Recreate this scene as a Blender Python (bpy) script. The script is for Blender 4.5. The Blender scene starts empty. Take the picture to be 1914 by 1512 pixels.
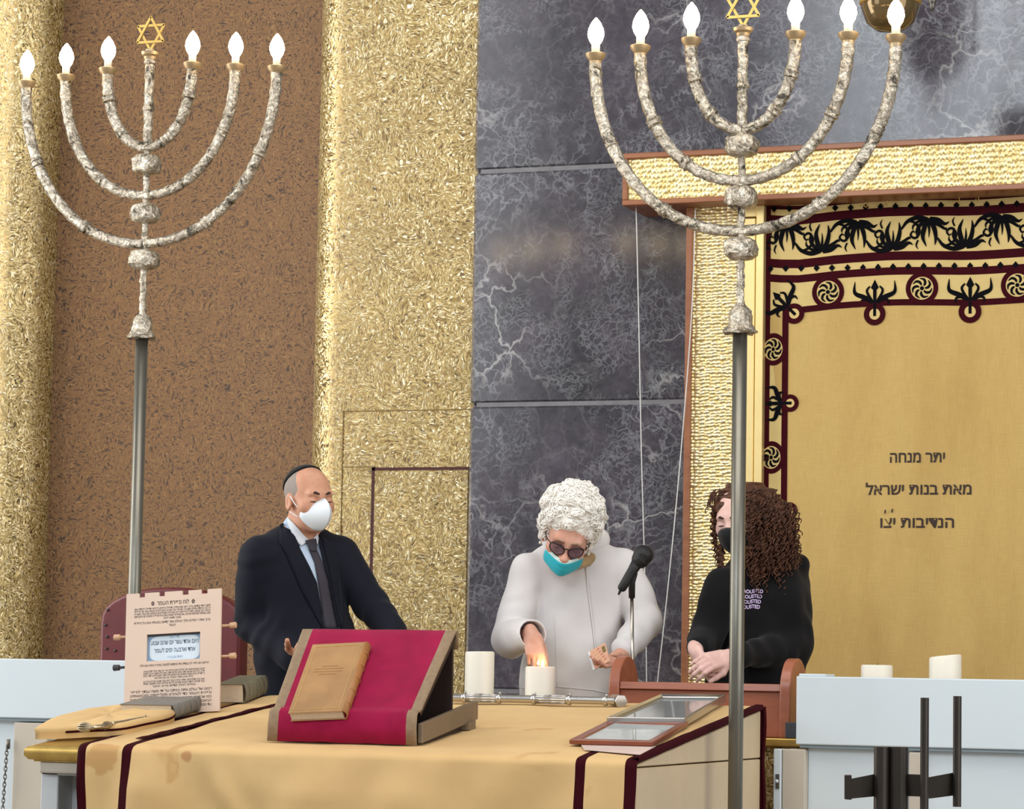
import bpy, bmesh, math, random
import numpy as np
from mathutils import Vector, Matrix
from mathutils.bvhtree import BVHTree

random.seed(7); np.random.seed(7)
SC = bpy.context.scene
COL = SC.collection

# ------------------------------------------------------------------ camera
FPX, W, H = 5500.0, 1914.0, 1512.0
ZC = 1.02
yaw, pitch, roll = math.radians(20.5), math.atan(506 / FPX), math.radians(1.0)
F0 = np.array([-math.sin(yaw), math.cos(yaw), 0.0]); R0 = np.array([math.cos(yaw), math.sin(yaw), 0.0]); U0 = np.array([0, 0, 1.0])
FW = math.cos(pitch) * F0 + math.sin(pitch) * U0
UP = math.cos(pitch) * U0 - math.sin(pitch) * F0
RT = math.cos(roll) * R0 + math.sin(roll) * UP
UP = math.cos(roll) * UP - math.sin(roll) * R0
CAM = np.array([0, 0, ZC])
cd = bpy.data.cameras.new('camera'); co = bpy.data.objects.new('camera', cd); COL.objects.link(co)
m = Matrix.Identity(4)
for i in range(3):
    m[i][0] = RT[i]; m[i][1] = UP[i]; m[i][2] = -FW[i]; m[i][3] = CAM[i]
co.matrix_world = m
cd.sensor_width = 36; cd.lens = 36 * FPX / W; cd.clip_end = 200
SC.camera = co

# ------------------------------------------------------------------ light
vs = SC.view_settings
SC.display_settings.display_device = 'sRGB'
vs.view_transform = 'Standard'; vs.look = 'None'; vs.gamma = 1; vs.use_curve_mapping = False
vs.exposure = -0.10
wd = bpy.data.worlds.new('hall_air'); SC.world = wd; wd.use_nodes = True
bg = wd.node_tree.nodes['Background']; bg.inputs[0].default_value = (0.80, 0.86, 0.95, 1); bg.inputs[1].default_value = 0.30

def area(name, loc, target, sx, sy, power, color):
    l = bpy.data.lights.new(name, 'AREA'); l.shape = 'RECTANGLE'; l.size = sx; l.size_y = sy; l.energy = power; l.color = color
    o = bpy.data.objects.new(name, l); COL.objects.link(o); o.location = loc
    o.rotation_euler = (Vector(target) - Vector(loc)).to_track_quat('-Z', 'Y').to_euler(); return o
area('hall_window_light', (-9.5, 2.0, 4.6), (-4.0, 11.0, 1.6), 3.5, 4.0, 150, (0.95, 0.97, 1.0))
area('gallery_window_light', (-3.7, -3.0, 6.7), (-3.4, 11.0, 2.6), 6.2, 3.2, 480, (0.86, 0.94, 1.0))
area('left_window_light', (-9.6, 8.2, 3.2), (-4.5, 11.0, 2.8), 2.6, 6.4, 400, (1.0, 0.97, 0.92))
area('right_window_light', (3.4, 5.8, 3.2), (-4.5, 10.2, 1.6), 5.5, 5.0, 340, (1.0, 0.97, 0.93))
area('ceiling_light', (-2.6, 6.6, 6.2), (-3.2, 9.6, 0.6), 4.5, 3.0, 190, (1.0, 0.95, 0.88))
def spot(name, loc, target, power, ang, blend, rad, color):
    l = bpy.data.lights.new(name, 'SPOT'); l.energy = power; l.spot_size = math.radians(ang); l.spot_blend = blend; l.shadow_soft_size = rad; l.color = color
    o = bpy.data.objects.new(name, l); COL.objects.link(o); o.location = loc
    o.rotation_euler = (Vector(target) - Vector(loc)).to_track_quat('-Z', 'Y').to_euler(); return o

# ------------------------------------------------------------------ pixels to places
def ray(px, py):
    return FW * FPX + RT * (px - W / 2) + UP * (H / 2 - py)
def PY(px, py, y):
    d = ray(px, py); return CAM + d * (y / d[1])
def PZ(px, py, z):
    d = ray(px, py); return CAM + d * ((z - ZC) / d[2])
def PX(px, py, x):
    d = ray(px, py); return CAM + d * (x / d[0])
def PD(px, py, dep):
    return CAM + ray(px, py) * (dep / FPX)
def PN(px, py, p0, n):
    d = ray(px, py); return CAM + d * (np.dot(np.array(p0) - CAM, n) / np.dot(d, n))
def pix(p):
    v = np.array(p) - CAM; z = v @ FW
    return W / 2 + FPX * (v @ RT) / z, H / 2 - FPX * (v @ UP) / z
def V(*a): return np.array(a, float)
def nrm(v): v = np.array(v, float); return v / np.linalg.norm(v)

# ------------------------------------------------------------------ objects
ORG = {}
def thing(name, label, cat, loc, group=None):
    o = bpy.data.objects.new(name, None); COL.objects.link(o); o.location = tuple(loc); o.empty_display_size = .05
    o['label'] = label; o['category'] = cat
    if group: o['group'] = group
    ORG[o.name] = np.array(loc, float); return o
def tag(o, label, cat, group=None):
    o['label'] = label; o['category'] = cat
    if group: o['group'] = group
    return o
def raw(name, vs_, fs_, mats, parent=None, smooth=False, fm=None, label=None, origin=None):
    vs_ = np.asarray(vs_, float)
    org = ORG[parent.name] if parent is not None else (np.array(origin, float) if origin is not None else np.zeros(3))
    me = bpy.data.meshes.new(name)
    fs_ = fs_.tolist() if isinstance(fs_, np.ndarray) else fs_
    me.from_pydata((vs_ - org).tolist(), [], fs_)
    if not isinstance(mats, (list, tuple)): mats = [mats]
    for mm in mats: me.materials.append(mm)
    if fm is not None: me.polygons.foreach_set('material_index', np.asarray(fm, dtype=np.int32))
    if smooth: me.polygons.foreach_set('use_smooth', np.ones(len(me.polygons), dtype=bool))
    me.update()
    o = bpy.data.objects.new(name, me); COL.objects.link(o)
    if parent is not None: o.parent = parent
    else: o.location = tuple(org)
    ORG[o.name] = org
    if label: o['label'] = label
    return o
def structure(o): o['kind'] = 'structure'; return o

class MB:
    def __init__(s): s.v = []; s.f = []; s.m = []
    def add(s, v, f, m=0):
        b = len(s.v); s.v += [tuple(map(float, x)) for x in v]; s.f += [tuple(b + i for i in q) for q in f]; s.m += [m] * len(f); return s
    def hexa(s, p, m=0):   # 8 corners: bottom 4 ccw, top 4 ccw
        return s.add(p, [(0, 3, 2, 1), (4, 5, 6, 7), (0, 1, 5, 4), (1, 2, 6, 5), (2, 3, 7, 6), (3, 0, 4, 7)], m)
    def box(s, lo, hi, m=0):
        x0, y0, z0 = lo; x1, y1, z1 = hi
        return s.hexa([(x0, y0, z0), (x1, y0, z0), (x1, y1, z0), (x0, y1, z0), (x0, y0, z1), (x1, y0, z1), (x1, y1, z1), (x0, y1, z1)], m)
    def obox(s, c, ax, ay, az, m=0):  # half-axis vectors
        c, ax, ay, az = map(np.array, (c, ax, ay, az))
        return s.hexa([c - ax - ay - az, c + ax - ay - az, c + ax + ay - az, c - ax + ay - az, c - ax - ay + az, c + ax - ay + az, c + ax + ay + az, c - ax + ay + az], m)
    def prism(s, poly, ext, m=0):
        n = len(poly); poly = [np.array(p, float) for p in poly]; e = np.array(ext, float)
        return s.add(poly + [p + e for p in poly], [tuple(range(n - 1, -1, -1)), tuple(range(n, 2 * n))] + [(i, (i + 1) % n, n + (i + 1) % n, n + i) for i in range(n)], m)
    def poly(s, poly, m=0): return s.add(poly, [tuple(range(len(poly)))], m)
    def tube(s, path, rad, n=10, m=0, cap=True, flat=None):
        path = [np.array(p, float) for p in path]; k = len(path)
        if np.isscalar(rad): rad = [rad] * k
        t = [nrm(path[min(i + 1, k - 1)] - path[max(i - 1, 0)]) for i in range(k)]
        ref = V(0, 0, 1) if abs(t[0][2]) < .9 else V(1, 0, 0)
        u = nrm(np.cross(ref, t[0])); v = []
        for i in range(k):
            u = nrm(u - t[i] * (u @ t[i])); w = np.cross(t[i], u)
            for j in range(n):
                a = 2 * math.pi * j / n; v.append(path[i] + rad[i] * (math.cos(a) * u + math.sin(a) * w))
        f = [(i * n + j, i * n + (j + 1) % n, (i + 1) * n + (j + 1) % n, (i + 1) * n + j) for i in range(k - 1) for j in range(n)]
        if cap: f += [tuple(range(n - 1, -1, -1)), tuple((k - 1) * n + j for j in range(n))]
        return s.add(v, f, m)
    def lathe(s, base, prof, n=20, m=0, axis=(0, 0, 1), amp=0):
        a = nrm(axis); ref = V(1, 0, 0) if abs(a[0]) < .9 else V(0, 1, 0); u = nrm(np.cross(a, ref)); w = np.cross(a, u); base = np.array(base, float)
        v = []
        for (r, h) in prof:
            for j in range(n):
                t = 2 * math.pi * j / n; rr = r * (1 + amp * (random.random() - .5)) if amp else r
                v.append(base + a * h + rr * (math.cos(t) * u + math.sin(t) * w))
        k = len(prof)
        f = [(i * n + j, i * n + (j + 1) % n, (i + 1) * n + (j + 1) % n, (i + 1) * n + j) for i in range(k - 1) for j in range(n)]
        f += [tuple(range(n - 1, -1, -1)), tuple((k - 1) * n + j for j in range(n))]
        return s.add(v, f, m)
    def grid(s, P, m=0, closed=False):
        r = len(P); c = len(P[0]); v = [p for row in P for p in row]
        f = [(i * c + j, i * c + (j + 1) % c, (i + 1) * c + (j + 1) % c, (i + 1) * c + j) for i in range(r - 1) for j in range(c if closed else c - 1)]
        return s.add(v, f, m)
    def sphere(s, c, r, n=12, m=0, sc=(1, 1, 1)):
        c = np.array(c, float); P = []
        for i in range(n + 1):
            t = math.pi * i / n
            P.append([c + V(r * sc[0] * math.sin(t) * math.cos(a), r * sc[1] * math.sin(t) * math.sin(a), -r * sc[2] * math.cos(t)) for a in [2 * math.pi * j / (2 * n) for j in range(2 * n)]])
        return s.grid(P, m, closed=True)
    def build(s, name, mats, parent=None, smooth=False, bevel=0, seg=2, label=None, sub=0, solid=0, origin=None, auto=None):
        o = raw(name, s.v, s.f, mats, parent, smooth, s.m, label, origin)
        if solid:
            q = o.modifiers.new('thickness', 'SOLIDIFY'); q.thickness = solid; q.offset = 0
        if bevel:
            q = o.modifiers.new('bevel', 'BEVEL'); q.width = bevel; q.segments = seg; q.limit_method = 'ANGLE'; q.angle_limit = math.radians(35)
            q.harden_normals = False
        if sub:
            q = o.modifiers.new('subdivision', 'SUBSURF'); q.levels = sub; q.render_levels = sub
        if auto is not None:
            o.data.set_sharp_from_angle(angle=math.radians(auto))
        return o

# ------------------------------------------------------------------ smooth solids
def vnoise(P, s, seed=0):
    q = P * s + seed * 17.31; i = np.floor(q).astype(np.int64); f = q - i; f = f * f * (3 - 2 * f)
    def hsh(a, b, c):
        h = (a * 374761393 + b * 668265263 + c * 2147483647 + seed * 144665) & 0x7fffffff
        h = ((h ^ (h >> 13)) * 1274126177) & 0x7fffffff
        return ((h ^ (h >> 16)) & 0xffff) / 65535.0
    r = 0
    for dx in (0, 1):
        for dy in (0, 1):
            for dz in (0, 1):
                w = (f[..., 0] if dx else 1 - f[..., 0]) * (f[..., 1] if dy else 1 - f[..., 1]) * (f[..., 2] if dz else 1 - f[..., 2])
                r = r + w * hsh(i[..., 0] + dx, i[..., 1] + dy, i[..., 2] + dz)
    return r * 2 - 1

class SDF:
    def __init__(s, h): s.h = h; s.p = []
    def cap(s, a, b, ra, rb=None, k=.01, m=0, op=1, sq=None):
        a, b = np.array(a, float), np.array(b, float); rb = ra if rb is None else rb
        def fn(P):
            ab = b - a; t = np.clip(((P - a) @ ab) / max(ab @ ab, 1e-9), 0, 1)
            return np.linalg.norm(P - a - t[..., None] * ab, axis=-1) - (ra + (rb - ra) * t)
        r = max(ra, rb); s.p.append((fn, np.minimum(a, b) - r, np.maximum(a, b) + r, k, m, op)); return s
    def chain(s, pts, rad, **kw):
        for i in range(len(pts) - 1): s.cap(pts[i], pts[i + 1], rad[i], rad[i + 1], **kw)
        return s
    def ell(s, c, r, R=None, k=.01, m=0, op=1):
        c, r = np.array(c, float), np.array(r, float); R = np.eye(3) if R is None else np.array(R)  # columns: local axes in world
        def fn(P):
            q = (P - c) @ R; k0 = np.linalg.norm(q / r, axis=-1); k1 = np.linalg.norm(q / r ** 2, axis=-1)
            return k0 * (k0 - 1) / np.maximum(k1, 1e-9)
        e = np.sqrt(((R * r) ** 2).sum(1)); s.p.append((fn, c - e, c + e, k, m, op)); return s
    def box(s, c, hf, R=None, r=.005, k=.01, m=0, op=1):
        c, hf = np.array(c, float), np.array(hf, float); R = np.eye(3) if R is None else np.array(R)
        def fn(P):
            q = np.abs((P - c) @ R) - (hf - r); return np.linalg.norm(np.maximum(q, 0), axis=-1) + np.minimum(q.max(-1), 0) - r
        e = np.abs(R * hf).sum(1); s.p.append((fn, c - e, c + e, k, m, op)); return s
    def planes(s, pl, lo, hi, k=.01, m=0, op=-1):  # inside = all (p-q).n < 0
        pl = [(np.array(q, float), nrm(n)) for q, n in pl]
        def fn(P): return np.max(np.stack([(P - q) @ n for q, n in pl]), 0)
        s.p.append((fn, np.array(lo, float), np.array(hi, float), k, m, op)); return s
    def mesh(s, name, mats, parent=None, disp=None, label=None, origin=None):
        h = s.h
        adds = [p for p in s.p if p[5] > 0]
        lo = np.min([p[1] for p in adds], 0) - 4 * h; hi = np.max([p[2] for p in adds], 0) + 4 * h
        n = np.ceil((hi - lo) / h).astype(int) + 1
        F = np.full(n, 1.0, np.float32); M = np.zeros(n, np.int8)
        ax = [lo[i] + h * np.arange(n[i]) for i in range(3)]
        for fn, a, b, k, mi, op in s.p:
            mg = k + 3 * h
            i0 = np.clip(np.floor((a - mg - lo) / h).astype(int), 0, n); i1 = np.clip(np.ceil((b + mg - lo) / h).astype(int) + 1, 0, n)
            if (i1 <= i0).any(): continue
            sl = tuple(slice(i0[q], i1[q]) for q in range(3))
            P = np.stack(np.meshgrid(ax[0][sl[0]], ax[1][sl[1]], ax[2][sl[2]], indexing='ij'), -1)
            d = fn(P).astype(np.float32); f = F[sl]; kk = max(k, 1e-6)
            if op > 0:
                if mi >= 0: M[sl][d < f] = mi
                hh = np.maximum(kk - np.abs(f - d), 0) / kk; F[sl] = np.minimum(f, d) - hh * hh * kk * .25
            elif op < 0:
                hh = np.maximum(kk - np.abs(f + d), 0) / kk; F[sl] = np.maximum(f, -d) + hh * hh * kk * .25
            else:
                if mi >= 0: M[sl][d < 0] = mi   # paint only
        if disp is not None:
            idx = np.argwhere(np.abs(F) < 6 * h + .012); P = lo + h * idx
            F[tuple(idx.T)] -= disp(P).astype(np.float32)
        ins = F < 0
        c = np.zeros(n - 1, np.int8)
        for dx in (0, 1):
            for dy in (0, 1):
                for dz in (0, 1): c += ins[dx:n[0] - 1 + dx, dy:n[1] - 1 + dy, dz:n[2] - 1 + dz]
        cells = np.argwhere((c > 0) & (c < 8)); ci = np.full(n - 1, -1, np.int32); ci[tuple(cells.T)] = np.arange(len(cells))
        acc = np.zeros((len(cells), 3)); cnt = np.zeros(len(cells))
        cor = [(x, y, z) for x in (0, 1) for y in (0, 1) for z in (0, 1)]
        val = {q: F[cells[:, 0] + q[0], cells[:, 1] + q[1], cells[:, 2] + q[2]] for q in cor}
        for a in cor:
            for d in range(3):
                if a[d] == 0:
                    b = list(a); b[d] = 1; b = tuple(b); fa, fb = val[a], val[b]; x = (fa < 0) != (fb < 0)
                    t = np.where(x, fa / np.where(fa == fb, 1, fa - fb), 0)
                    p = np.array(a)[None] + t[:, None] * (np.array(b) - np.array(a))[None]
                    acc[x] += p[x]; cnt[x] += 1
        vtx = lo + h * (cells + acc / cnt[:, None])
        quads = []
        for d in range(3):
            e = [(1, 2), (2, 0), (0, 1)][d]
            a = np.moveaxis(ins, d, 0); x = np.argwhere(np.moveaxis(a[:-1] != a[1:], 0, d))
            x = x[(x[:, e[0]] > 0) & (x[:, e[1]] > 0) & (x[:, e[0]] < n[e[0]] - 1) & (x[:, e[1]] < n[e[1]] - 1)]
            def g(o0, o1):
                y = x.copy(); y[:, e[0]] -= o0; y[:, e[1]] -= o1; return ci[tuple(y.T)]
            q = np.stack([g(1, 1), g(0, 1), g(0, 0), g(1, 0)], 1)
            fl = ~ins[tuple(x.T)]; q[fl] = q[fl][:, ::-1]; quads.append(q)
        quads = np.concatenate(quads); quads = quads[(quads >= 0).all(1)]
        fm = M[tuple(cells[quads[:, 0]].T)]
        # keep pieces that are large (drop slivers cut loose)
        return raw(name, vtx, quads, mats, parent, True, np.clip(fm, 0, None), label, origin)

def bvh_of(o):
    me = o.data; org = ORG[o.name]
    return BVHTree.FromPolygons([tuple(np.array(v.co) + org) for v in me.vertices], [tuple(p.vertices) for p in me.polygons])
def hit(bvh, px, py, off=.002, default=None):
    d = nrm(ray(px, py)); loc, n, i, t = bvh.ray_cast(Vector(CAM), Vector(d))
    if loc is None: return default
    return np.array(loc) - d * off
def hits(bvh, pts, off=.002):
    r = [hit(bvh, p[0], p[1], off) for p in pts]
    last = next((x for x in r if x is not None), None); dep = (last - CAM) @ FW if last is not None else 10
    out = []
    for p, q in zip(pts, r):
        if q is None: q = PD(p[0], p[1], dep)
        dep = (q - CAM) @ FW; out.append(q)
    return out
def subdiv(pts, n):
    out = []
    for a, b in zip(pts[:-1], pts[1:]):
        for i in range(n): out.append(tuple(np.array(a) * (1 - i / n) + np.array(b) * i / n))
    return out + [tuple(pts[-1])]
def spline(pts, n=8):
    P = [np.array(p, float) for p in pts]; P = [2 * P[0] - P[1]] + P + [2 * P[-1] - P[-2]]; out = []
    for i in range(1, len(P) - 2):
        for j in range(n):
            t = j / n; a, b, c, d = P[i - 1:i + 3]
            out.append(.5 * ((2 * b) + (-a + c) * t + (2 * a - 5 * b + 4 * c - d) * t * t + (-a + 3 * b - 3 * c + d) * t ** 3))
    return out + [P[-2]]

# ------------------------------------------------------------------ materials
def lin(c):
    if isinstance(c, str): c = tuple(int(c[i:i + 2], 16) / 255 for i in (1, 3, 5))
    else: c = tuple(x / 255 for x in c)
    return tuple(x / 12.92 if x <= .04045 else ((x + .055) / 1.055) ** 2.4 for x in c) + (1,)
class NT:
    def __init__(s, name):
        s.m = bpy.data.materials.new(name); s.m.use_nodes = True; s.t = s.m.node_tree; s.t.nodes.clear()
        s.out = s.n('ShaderNodeOutputMaterial'); s.b = s.n('ShaderNodeBsdfPrincipled'); s.l(s.b.outputs[0], s.out.inputs[0])
        s.tc = s.n('ShaderNodeTexCoord').outputs['Object']
    def n(s, ty, **kw):
        o = s.t.nodes.new(ty)
        for k, v in kw.items():
            if hasattr(o, k) and k not in o.inputs: setattr(o, k, v)
            else: o.inputs[k].default_value = v
        return o
    def l(s, a, b): s.t.links.new(a, b)
    def set(s, k, v):
        if hasattr(v, 'is_output') or isinstance(v, bpy.types.NodeSocket): s.l(v, s.b.inputs[k])
        else: s.b.inputs[k].default_value = v
        return s
    def mapping(s, sc=(1, 1, 1), rot=(0, 0, 0), loc=(0, 0, 0), src=None):
        o = s.n('ShaderNodeMapping'); o.inputs['Scale'].default_value = sc; o.inputs['Rotation'].default_value = rot; o.inputs['Location'].default_value = loc
        s.l(src or s.tc, o.inputs[0]); return o.outputs[0]
    def noise(s, sc, det=3, rough=.5, vec=None, dist=0, out=0):
        o = s.n('ShaderNodeTexNoise'); o.inputs['Scale'].default_value = sc; o.inputs['Detail'].default_value = det; o.inputs['Roughness'].default_value = rough; o.inputs['Distortion'].default_value = dist
        s.l(vec or s.tc, o.inputs['Vector']); return o.outputs[out]
    def voro(s, sc, vec=None, feature='F1', rnd=1.0):
        o = s.n('ShaderNodeTexVoronoi'); o.feature = feature; o.inputs['Scale'].default_value = sc; o.inputs['Randomness'].default_value = rnd; s.l(vec or s.tc, o.inputs['Vector']); return o
    def ramp(s, fac, stops, interp='LINEAR'):
        o = s.n('ShaderNodeValToRGB'); o.color_ramp.interpolation = interp; e = o.color_ramp.elements
        while len(e) < len(stops): e.new(.5)
        for i, (p, c) in enumerate(stops): e[i].position = p; e[i].color = c if len(c) == 4 else tuple(c) + (1,)
        s.l(fac, o.inputs[0]); return o.outputs[0]
    def mix(s, fac, a, b, mode='MIX'):
        o = s.n('ShaderNodeMix'); o.data_type = 'RGBA'; o.blend_type = mode
        for sock, v in ((o.inputs[0], fac), (o.inputs[6], a), (o.inputs[7], b)):
            if isinstance(v, bpy.types.NodeSocket): s.l(v, sock)
            else: sock.default_value = v
        return o.outputs[2]
    def math(s, op, a, b=0.0, clamp=False):
        o = s.n('ShaderNodeMath'); o.operation = op; o.use_clamp = clamp
        for sock, v in ((o.inputs[0], a), (o.inputs[1], b)):
            if isinstance(v, bpy.types.NodeSocket): s.l(v, sock)
            else: sock.default_value = v
        return o.outputs[0]
    def vmath(s, op, a, b=None, sc=None):
        o = s.n('ShaderNodeVectorMath'); o.operation = op
        for sock, v in ((o.inputs[0], a), (o.inputs[1], b)):
            if v is None: continue
            if isinstance(v, bpy.types.NodeSocket): s.l(v, sock)
            else: sock.default_value = v
        if sc is not None: o.inputs['Scale'].default_value = sc
        return o.outputs[0]
    def bump(s, hgt, st=.3, dist=.01, nrm_=None):
        o = s.n('ShaderNodeBump'); o.inputs['Strength'].default_value = st; o.inputs['Distance'].default_value = dist; s.l(hgt, o.inputs['Height'])
        if nrm_ is not None: s.l(nrm_, o.inputs['Normal'])
        s.l(o.outputs[0], s.b.inputs['Normal']); return o.outputs[0]
def plain(name, c, rough=.5, metal=0, var=.08, vs_=8, bump=0, bs=60, bd=.002, spec=None, sheen=0, coat=0):
    t = NT(name); c = lin(c)
    n = t.noise(vs_, 4, .6)
    lo = tuple(x * (1 - var) for x in c[:3]); hi = tuple(min(1, x * (1 + var)) for x in c[:3])
    t.set('Base Color', t.ramp(n, [(.3, lo), (.7, hi)])).set('Roughness', rough).set('Metallic', metal)
    if spec is not None: t.set('Specular IOR Level', spec)
    if sheen: t.set('Sheen Weight', sheen)
    if coat: t.set('Coat Weight', coat)
    if bump: t.bump(t.noise(bs, 3, .6), bump, bd)
    return t.m
# ================================================================== materials of the place
def mosaic(name, stops, metal, rough, glit, scale=135, dark=.62, broad_tone=None):
    t = NT(name)
    warp = t.noise(9, 2, .5, out=1)
    v1 = t.vmath('ADD', t.tc, t.vmath('SCALE', t.vmath('SUBTRACT', warp, (.5, .5, .5)), sc=.10))
    # direction of each patch of tesserae varies: stretch cells along one of two warped directions
    a = t.voro(scale, t.mapping((1, 1, .38), (0, .5, 0), src=v1)); b = t.voro(scale, t.mapping((.38, 1, 1), (0, -.4, 0), src=v1))
    ae = t.voro(scale, t.mapping((1, 1, .38), (0, .5, 0), src=v1), 'DISTANCE_TO_EDGE'); be = t.voro(scale, t.mapping((.38, 1, 1), (0, -.4, 0), src=v1), 'DISTANCE_TO_EDGE')
    sel = t.math('GREATER_THAN', t.noise(13, 2, .5), .5)
    cc = t.mix(sel, a.outputs['Color'], b.outputs['Color'])
    ed = t.mix(sel, ae.outputs['Distance'], be.outputs['Distance'])
    sep = t.n('ShaderNodeSeparateColor'); t.l(cc, sep.inputs[0])
    base = t.ramp(sep.outputs[0], stops, 'LINEAR')
    line = t.ramp(ed, [(.02, (dark, dark * .9, dark * .8)), (.12, (1, 1, 1))])
    c = t.mix(1.0, base, line, 'MULTIPLY')
    if broad_tone is not None:
        big = t.ramp(t.noise(2.2, 3, .6), [(.35, (.86, .84, .80)), (.65, (1.08, 1.06, 1.0))]); c = t.mix(1.0, c, big, 'MULTIPLY')  # broad random tone over the tesserae
    t.set('Base Color', c).set('Metallic', metal).set('Roughness', rough)
    geo = t.n('ShaderNodeNewGeometry')
    rn = t.vmath('SCALE', t.vmath('SUBTRACT', cc, (.5, .5, .5)), sc=glit)
    t.set('Normal', t.vmath('NORMALIZE', t.vmath('ADD', geo.outputs['Normal'], rn)))
    return t.m
M = {}
M['gold_mosaic'] = mosaic('gold_mosaic', [(0, lin('#43351a')), (.12, lin('#7d6638')), (.40, lin('#ae9862')), (.8, lin('#c8b583')), (1, lin('#efe5c6'))], .42, .33, .36, scale=200, broad_tone=1)
M['brown_mosaic'] = mosaic('brown_mosaic', [(0, lin('#33200e')), (.10, lin('#452d15')), (.20, lin('#6a4a27')), (.8, lin('#785630')), (1, lin('#84633a'))], .0, .7, .2, scale=185, dark=.72)
def marble():
    t = NT('dark_marble')
    w = t.noise(3.2, 4, .6, out=1); v = t.vmath('ADD', t.tc, t.vmath('SCALE', t.vmath('SUBTRACT', w, (.5, .5, .5)), sc=.42))
    w2 = t.noise(17, 3, .6, out=1); v2 = t.vmath('ADD', v, t.vmath('SCALE', t.vmath('SUBTRACT', w2, (.5, .5, .5)), sc=.07))
    cloud = t.ramp(t.noise(2.6, 5, .62, dist=.6), [(.25, lin('#313034')), (.42, lin('#403e43')), (.58, lin('#48434a')), (.75, lin('#545158'))])
    fl = t.ramp(t.noise(24, 4, .7), [(.40, (.80, .80, .82)), (.60, (1.12, 1.12, 1.12))]); c = t.mix(1.0, cloud, fl, 'MULTIPLY')
    msk = t.ramp(t.noise(2.1, 3, .6, dist=.8), [(.44, (0, 0, 0)), (.60, (1, 1, 1))])
    e1 = t.ramp(t.voro(4.2, v2, 'DISTANCE_TO_EDGE').outputs['Distance'], [(0, (1, 1, 1)), (.016, (.45, .45, .45)), (.045, (0, 0, 0))])
    e2 = t.ramp(t.voro(13, v2, 'DISTANCE_TO_EDGE').outputs['Distance'], [(0, (1, 1, 1)), (.03, (.5, .5, .5)), (.09, (0, 0, 0))])
    e3 = t.ramp(t.voro(30, v2, 'DISTANCE_TO_EDGE').outputs['Distance'], [(0, (.8, .8, .8)), (.05, (.4, .4, .4)), (.14, (0, 0, 0))])
    m2 = t.ramp(t.noise(3.4, 3, .6, dist=1.0), [(.46, (0, 0, 0)), (.62, (1, 1, 1))])
    m3 = t.ramp(t.noise(1.7, 2, .5, dist=.5), [(.50, (.04, .04, .04)), (.66, (.9, .9, .9))])
    c = t.mix(t.math('MULTIPLY', e1, t.math('ADD', m3, .04), True), c, lin('#aaa8a6'))
    c = t.mix(t.math('MULTIPLY', t.math('MULTIPLY', e2, msk), .55), c, lin('#93959a'))
    c = t.mix(t.math('MULTIPLY', t.math('MULTIPLY', e3, m2), .55), c, lin('#8c8f94'))
    t.set('Base Color', c).set('Roughness', .13).set('Specular IOR Level', .5)
    return t.m
M['marble'] = marble()
def hammered(name, sx, sz, st):
    t = NT(name)
    w = t.noise(14, 2, .5, out=1); v = t.vmath('ADD', t.tc, t.vmath('SCALE', t.vmath('SUBTRACT', w, (.5, .5, .5)), sc=.012))
    vo = t.voro(1.0, t.mapping((sx, 1, sz), src=v), 'F1', .45)
    h = t.math('SUBTRACT', 1.0, vo.outputs['Distance'])
    c = t.ramp(vo.outputs['Distance'], [(.15, lin('#fff3d0')), (.45, lin('#ead7a4')), (.8, lin('#c4a764'))])
    t.set('Base Color', c).set('Metallic', .75).set('Roughness', .38); t.bump(h, st, .016); return t.m
M['hammered'] = hammered('hammered_gold', 62, 48, .7)
M['hammered_jamb'] = hammered('hammered_gold_sheet', 46, 76, .6)
M['gold'] = plain('satin_gold', '#e8cf90', .38, .6, .05)
M['brass'] = plain('worn_brass', '#c9a75c', .36, .75, .15, 20)
def wood(name, a, b, rough=.4, sc=(3, 3, 40), coat=.15):
    t = NT(name); n = t.noise(1.6, 5, .6, vec=t.mapping(sc), dist=.6)
    t.set('Base Color', t.ramp(n, [(.3, lin(a)), (.7, lin(b))])).set('Roughness', rough).set('Coat Weight', coat); return t.m
M['trim_wood'] = wood('pear_wood', '#7d4a2c', '#96603c', .45, (2, 12, 12))
M['lectern_wood'] = wood('cherry_wood', '#8d4d34', '#a5644a', .38, (1.5, 8, 14))
M['white_panel'] = plain('white_lacquer', '#ccd6db', .42, 0, .02, 3)
M['beige_stone'] = plain('beige_stone', '#bcb2a3', .5, 0, .06, 5)
M['table_stone'] = plain('beige_marble', '#cbb491', .4, 0, .08, 4)
M['table_white'] = plain('pale_stone', '#c7cacb', .5, 0, .04, 9)
M['black'] = plain('black_recess', '#1d1a1a', .7)
M['groove'] = plain('grey_groove', '#8b9aa2', .6)
M['floor'] = plain('stone_floor', '#8d8478', .4, 0, .1, 3)

# ================================================================== the room
WY = 11.3
xm = -4.414
mb = MB()
for z0, z1 in ((-.3, .955), (.955, 2.131), (2.131, 3.107), (3.107, 4.6)):
    mb.box((xm, WY, z0), (1.6, WY + .3, z1))
structure(mb.build('wall_back', M['marble'], None, False, .016, 1))
jf = MB()
for z in (.955, 2.131, 3.107): jf.box((xm + .03, WY + .007, z - .02), (1.6, WY + .05, z + .02))
M['joint_grey'] = plain('grey_joint', '#6a696c', .5, 0, .15, 20)
structure(jf.build('trim_2', M['joint_grey']))
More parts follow.
